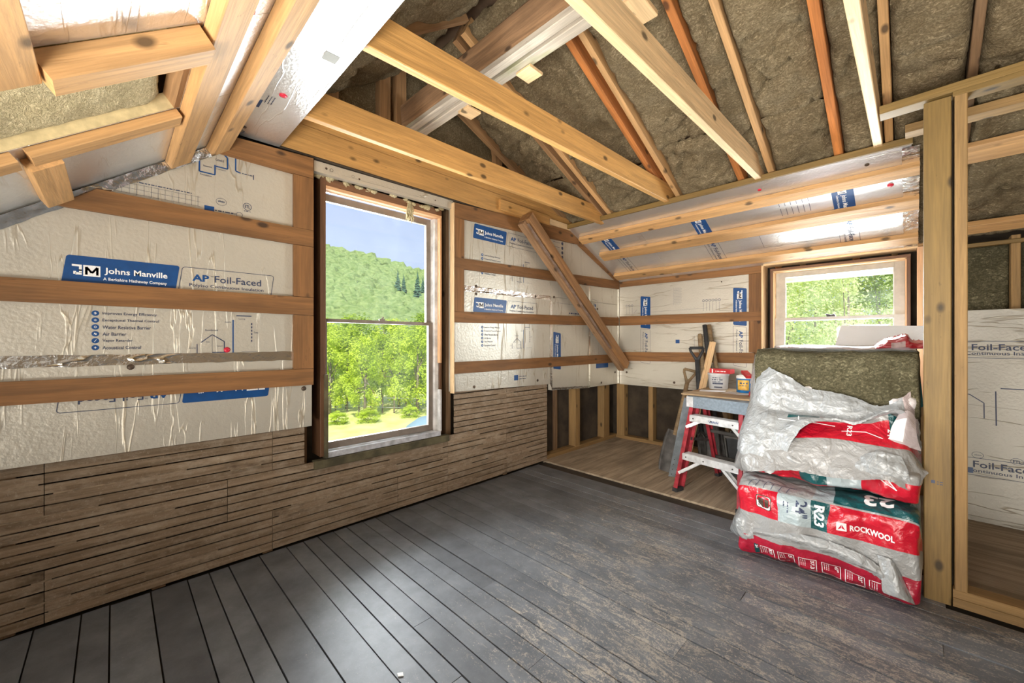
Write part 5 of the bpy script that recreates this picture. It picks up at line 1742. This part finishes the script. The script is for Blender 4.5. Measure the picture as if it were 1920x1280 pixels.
# black bin and a grey steel strip
bn = empty('storage_bin', (1.62, 3.86, 0), 'black open plastic bin on the plywood floor behind the step ladder', 'bin')
mb = MB()
o0, o1 = (1.40, 1.84, 3.76, 4.02), (1.37, 1.87, 3.73, 4.05)
def ringbox(mb, a, b, z0, z1, t=.006):
    vs = [(a[0], a[2], z0), (a[1], a[2], z0), (a[1], a[3], z0), (a[0], a[3], z0), (b[0], b[2], z1), (b[1], b[2], z1), (b[1], b[3], z1), (b[0], b[3], z1),
          (b[0] + t, b[2] + t, z1), (b[1] - t, b[2] + t, z1), (b[1] - t, b[3] - t, z1), (b[0] + t, b[3] - t, z1),
          (a[0] + t, a[2] + t, z0 + t), (a[1] - t, a[2] + t, z0 + t), (a[1] - t, a[3] - t, z0 + t), (a[0] + t, a[3] - t, z0 + t)]
    mb.add(vs, [[3, 2, 1, 0], [0, 1, 5, 4], [1, 2, 6, 5], [2, 3, 7, 6], [3, 0, 4, 7], [4, 5, 9, 8], [5, 6, 10, 9], [6, 7, 11, 10], [7, 4, 8, 11],
                [8, 9, 13, 12], [9, 10, 14, 13], [10, 11, 15, 14], [11, 8, 12, 15], [12, 13, 14, 15]])
ringbox(mb, o0, o1, .003, .34)
mb.build('bin_body', M['rubber'], bn)
mb = MB(); ringbox(mb, (1.36, 1.88, 3.72, 4.06), (1.36, 1.88, 3.72, 4.06), .332, .350, .02); mb.build('rim', M['iron'], bn)
pf = beam('steel_strip', (1.065, 3.36, .012), (1.222, 3.30, .70), .078, .004, M['perf'], None, (-.6, .75, .3), .001)
tag(pf, 'grey perforated steel strip leaning against the left side of the step ladder', 'strip')
F3 = W(pf)
mb = MB()
for k in range(4):
    for s in (-1, 1):
        c = F3 @ Vector((-.33 + .045 * k, s * .018, 0)); nz = (F3.to_3x3() @ Vector((0, 0, 1))).normalized()
        mb.tube([c - nz * .0026, c + nz * .0026], .004, 8)
tag(mb.build('hole', M['dark'], pf), None, None, None, 'stuff')

# ------------------------------------------------------------------ outdoors
GZ = -3.4
lawn = tag(mk('lawn', [(-160, -120, GZ), (60, -120, GZ), (60, 160, GZ), (-160, 160, GZ)], [[0, 1, 2, 3]], M['lawn']), kind='structure')
def crown_mesh(name, seed, n, lobes, leaf, flat=1.0):
    """unit crown: leaf cards in clusters on lobes inside the unit ball"""
    r = random.Random(seed)
    cs = []
    for _ in range(lobes):
        a = r.uniform(0, 2 * math.pi); zz = r.uniform(-.85, .95); rad = math.sqrt(max(0, 1 - zz * zz)) * r.uniform(.35, .95) * (.75 + .25 * (zz < .3))
        cs.append((Vector((rad * math.cos(a), rad * math.sin(a), zz * .92)), r.uniform(.14, .30)))
    vs, fs = [], []
    for i in range(n):
        c, q = r.choice(cs)
        d = Vector((r.gauss(0, 1), r.gauss(0, 1), r.gauss(0, 1) * .7)).normalized()
        p = c + d * q * r.uniform(.6, 1.1)
        nr_ = (d + Vector((r.uniform(-.8, .8), r.uniform(-.8, .8), r.uniform(-.2, 1.2)))).normalized()
        t1_ = nr_.orthogonal().normalized(); t2_ = nr_.cross(t1_)
        a = r.uniform(0, 6.28); u_ = t1_ * math.cos(a) + t2_ * math.sin(a); w_ = nr_.cross(u_)
        s = leaf * r.uniform(.6, 1.3)
        k = len(vs)
        vs += [p + Vector((q_.x, q_.y, q_.z * flat)) for q_ in (-u_ * s, -w_ * s * .55 + nr_ * s * .15, u_ * s, w_ * s * .55 + nr_ * s * .15)]
        fs.append([k, k + 1, k + 2, k + 3])
    me = bpy.data.meshes.new(name); me.from_pydata(vs, [], fs)
    return me, cs
CR = [crown_mesh('crown', 20 + k, 6200, 54, .056, .6) for k in range(4)]
CR2 = [crown_mesh('crown_fine', 40 + k, 9500, 90, .038, .42) for k in range(2)]
def tree(base, h, rad, k, mat, label, group, name='broadleaf_tree', low=.06):
    base = Vector(base)
    t = empty(name, tuple(base), label, 'tree', group)
    me0, cs = CR2[k % 2] if low < .055 else CR[k % 4]
    key = me0.name + mat
    me = bpy.data.meshes.get(key)
    if me is None:
        me = me0.copy(); me.name = key; me.materials.append(M[mat])
    c = base + Vector((0, 0, h * (.5 + low / 2)))
    o = bpy.data.objects.new('crown', me)
    rz = R.uniform(0, 6.28)
    o.location = c; o.rotation_euler = (0, 0, rz); o.scale = (rad, rad, h * (1 - low) / 2)
    COL.objects.link(o); setp(o, t)
    mb = MB()
    mb.tube([base - Vector((0, 0, .3)), base + Vector((.05, 0, h * .3)), base + Vector((0, .06, h * .8))], [.11, .085, .025], 8)
    Rm = Matrix.Rotation(rz, 3, 'Z')
    for q, s in cs[:9]:
        e = c + Rm @ Vector((q.x * rad, q.y * rad, q.z * h * (1 - low) / 2))
        st = base + Vector((0, 0, h * R.uniform(.25, .55)))
        mb.tube([st, st.lerp(e, .5) + Vector((0, 0, .1)), e], [.04, .028, .008], 6)
    mb.build('trunk', M['bark'], t, True)
    return t
def ground(u, d):
    p = far(u, 640, d); return Vector((p.x, p.y, GZ))
spots = [(618, 25, 5.0, 1.5, 'leaf', 'bright green tree by the lawn edge, leftmost in the tall window'),
         (650, 27, 5.6, 1.6, 'leaf', 'bright tree at the lawn edge, second from the left through the tall window'),
         (684, 24, 5.0, 1.25, 'leaf', 'slim-stemmed bright tree in the middle of the tall window, nearest the lawn'),
         (716, 29, 5.0, 1.5, 'leaf2', 'darker green tree in front of the utility pole, behind the shrubs'),
         (748, 27, 5.3, 1.5, 'leaf', 'bright loose tree behind the pale blue dome'),
         (782, 25, 5.6, 1.6, 'leaf', 'bright leafy tree at the right edge of the tall window'),
         (815, 28, 6.2, 1.8, 'leaf2', 'darker tree just past the right frame of the tall window')]
for k, (u, d, h, r_, m_, lb_) in enumerate(spots):
    tree(ground(u, d), h, r_, k, m_, lb_, 'trees along the lawn edge')
for k, (u, d, h, lb_) in enumerate(((604, 38, 7.0, 'tall green tree of the second row, leftmost behind the lawn trees'), (668, 42, 7.4, 'green tree of the second row, left of the utility pole'),
        (738, 40, 6.8, 'green tree of the second row, right of the utility pole'), (800, 42, 7.6, 'green tree of the second row, rightmost behind the lawn trees'))):
    tree(ground(u, d), h, 2.9, k + 1, 'leaf2' if k % 2 else 'leaf', lb_, 'second row of trees beyond the lawn')
for k, (u, d, h, r_, m_, lb_) in enumerate([(1462, 15, 8.6, 2.0, 'leaf3', 'pale sunlit tree at the left side of the small back window'), (1528, 19, 9.6, 2.1, 'leaf', 'bright green tree left of centre in the small back window'),
        (1590, 16, 8.6, 1.7, 'leaf3', 'pale leafy tree in the centre of the small back window'), (1648, 20, 9.8, 2.1, 'leaf2', 'mid green tree right of centre in the small back window'),
        (1708, 16, 8.6, 1.9, 'leaf3', 'pale tree at the right side of the small back window'), (1500, 27, 11, 3.2, 'leaf2', 'farther green tree behind the left half of the back window view'),
        (1600, 30, 11.5, 3.4, 'leaf3', 'farther pale tree behind the middle of the back window view'), (1690, 28, 11, 3.2, 'leaf2', 'farther green tree behind the right half of the back window view')]):
    tree(ground(u, d), h, r_, k + 2, m_, lb_, 'trees outside the back window', low=.05)
# low shrubs
for k, (u, d, s, lb_) in enumerate(((632, 22, .8, 'small yellow-green shrub at the lawn edge, left of the pair'), (690, 22.5, .9, 'small round yellow-green shrub at the lawn edge, right of the pair'), (768, 24, .8, 'low green shrub beside the pale blue dome'))):
    g = ground(u, d)
    sh = empty('shrub', tuple(g), lb_, 'shrub', 'shrubs along the lawn edge')
    me = bpy.data.meshes['crown' + 'leaf'] if 'crownleaf' in bpy.data.meshes else CR[0][0]
    o = bpy.data.objects.new('foliage', [m for m in bpy.data.meshes if m.name.endswith('leaf')][0])
    o.location = g + Vector((0, 0, s * .4)); o.scale = (s * .8, s * .8, s * .5); COL.objects.link(o); setp(o, sh)
    mb = MB()
    for q in range(5):
        mb.tube([g, g + Vector((R.uniform(-.3, .3), R.uniform(-.3, .3), s * .5))], [.015, .006], 5)
    mb.build('stems', M['bark'], sh)
# wooded hill
crest = [(480, 455), (540, 462), (600, 474), (640, 482), (690, 495), (740, 510), (790, 522), (850, 534), (930, 545)]
def crest_v(u):
    for (a, b), (c, d) in zip(crest, crest[1:]):
        if a <= u <= c: return b + (d - b) * (u - a) / (c - a)
    return crest[0][1] if u < 480 else crest[-1][1]
vs, fs = [], []
NU, ND = 30, 14
for i in range(NU + 1):
    u = 470 + 470 * i / NU
    top = CZ + (640 - crest_v(u)) / FPX * 240
    for j in range(ND + 1):
        t = j / ND
        p = far(u, 640, 48 + (240 - 48) * t)
        vs.append((p.x, p.y, GZ + (top - GZ) * (t ** 1.15)))
for i in range(NU):
    for j in range(ND):
        k = i * (ND + 1) + j
        fs.append([k, k + ND + 1, k + ND + 2, k + 1])
tag(mk('hill', vs, fs, M['hillgreen'], None, None, True), kind='structure')
hb = bvh_of(vs, fs)
ico = bmesh.new(); bmesh.ops.create_icosphere(ico, subdivisions=2, radius=1)
iv = [v.co.copy() for v in ico.verts]; ifs = [[v.index for v in f.verts] for f in ico.faces]; ico.free()
mb = MB()
rr = random.Random(3)
for k in range(1500):
    u = rr.uniform(560, 860); d = 55 + 180 * rr.random() ** 1.3
    p = far(u, 640, d)
    h = hb.ray_cast(Vector((p.x, p.y, 200)), Vector((0, 0, -1)))
    if h[0] is None: continue
    s = rr.uniform(.9, 1.7) * (1.1 + d / 110)
    c = h[0] + Vector((0, 0, s * .3))
    mb.add([c + Vector((v.x, v.y, v.z * 1.15)) * s * (1 + .35 * fbm(v * 2.1 + Vector((k, 0, 0)), 2)) for v in iv], ifs)
tag(mb.build('hill_trees', M['hillgreen'], None, False), 'dense pale green forest covering the hillside seen through the tall window', 'forest', None, 'stuff')
for k, (u, vt, d) in enumerate(((746, 508, 125), (757, 516, 128), (783, 510, 120), (793, 520, 128))):
    p = far(u, 640, d); h = hb.ray_cast(Vector((p.x, p.y, 200)), Vector((0, 0, -1)))
    gz = h[0].z if h[0] is not None else GZ
    zt = CZ + (640 - vt) / FPX * d
    b = Vector((p.x, p.y, gz)); H = zt - gz
    ct = empty('conifer_tree', tuple(b), ('tall dark conifer on the hillside, leftmost of four', 'dark conifer on the hillside, second of four from the left', 'tall dark conifer on the hillside, third of four from the left', 'dark conifer on the hillside, rightmost of four')[k], 'tree', 'conifers on the hillside')
    mb = MB(); mb.tube([b, b + Vector((0, 0, H))], [.3, .04], 6); mb.build('trunk', M['bark'], ct)
    mb = MB(); r2 = random.Random(k)
    for i in range(13):
        t = i / 12; z0 = b.z + H * (.18 + .8 * t); rad = H * .17 * (1 - t) + .15
        n = 11
        vs = [Vector((b.x, b.y, z0 + H * .10))]
        for q in range(n):
            a = 2 * math.pi * q / n + i; rq = rad * r2.uniform(.55, 1.15)
            vs.append(Vector((b.x + rq * math.cos(a), b.y + rq * math.sin(a), z0 - r2.uniform(0, .05) * H)))
        mb.add(vs, [[0, 1 + q, 1 + (q + 1) % n] for q in range(n)])
    mb.build('crown', M['conifer'], ct)
# dome, fence and utility pole
dc = ground(822, 13.5)
mb = MB(); mb.lathe(dc, [(1.5, 0), (1.5, .5), (1.46, .9), (1.32, 1.35), (1.05, 1.72), (.7, 1.96), (.3, 2.06), (.05, 2.07)], 40)
tag(mb.build('garden_dome', M['pool'], None, True), 'pale blue rounded cover standing on the lawn outside the tall window', 'cover')
fe = empty('wire_fence', tuple(ground(680, 25.5)), 'low grey wire fence along the far edge of the lawn', 'fence')
pts = [ground(u, 26 - (u - 590) * .004) for u in range(585, 850, 22)]
for p in pts:
    beam('fence_post', p, p + Vector((0, 0, 1.1)), .07, .07, M['bark'], fe)
for hgt in (.35, .95):
    mb = MB(); mb.tube([p + Vector((0, 0, hgt)) for p in pts], .022, 6); mb.build('fence_rail', M['steel'], fe, True)
up = empty('utility_pole', tuple(ground(720, 48)), 'thin utility pole with crossarms and wires among the trees', 'pole')
g = ground(720, 48)
mb = MB(); mb.tube([g, g + Vector((0, 0, 6.6))], [.12, .09], 8); mb.build('pole', M['bark'], up)
rd = Vector((1, 1, 0)).normalized()
for z in (6.2, 5.3):
    beam('crossarm', g + Vector((0, 0, z)) - rd * 1.3, g + Vector((0, 0, z)) + rd * 1.3, .1, .1, M['steel'], up)
for z in (6.25, 5.8, 5.35):
    mb = MB(); mb.tube([g + rd * q + Vector((0, 0, z - .25 * (1 - (q / 9) ** 2))) for q in range(-9, 6, 1)], .025, 5); mb.build('wire', M['steel'], up)
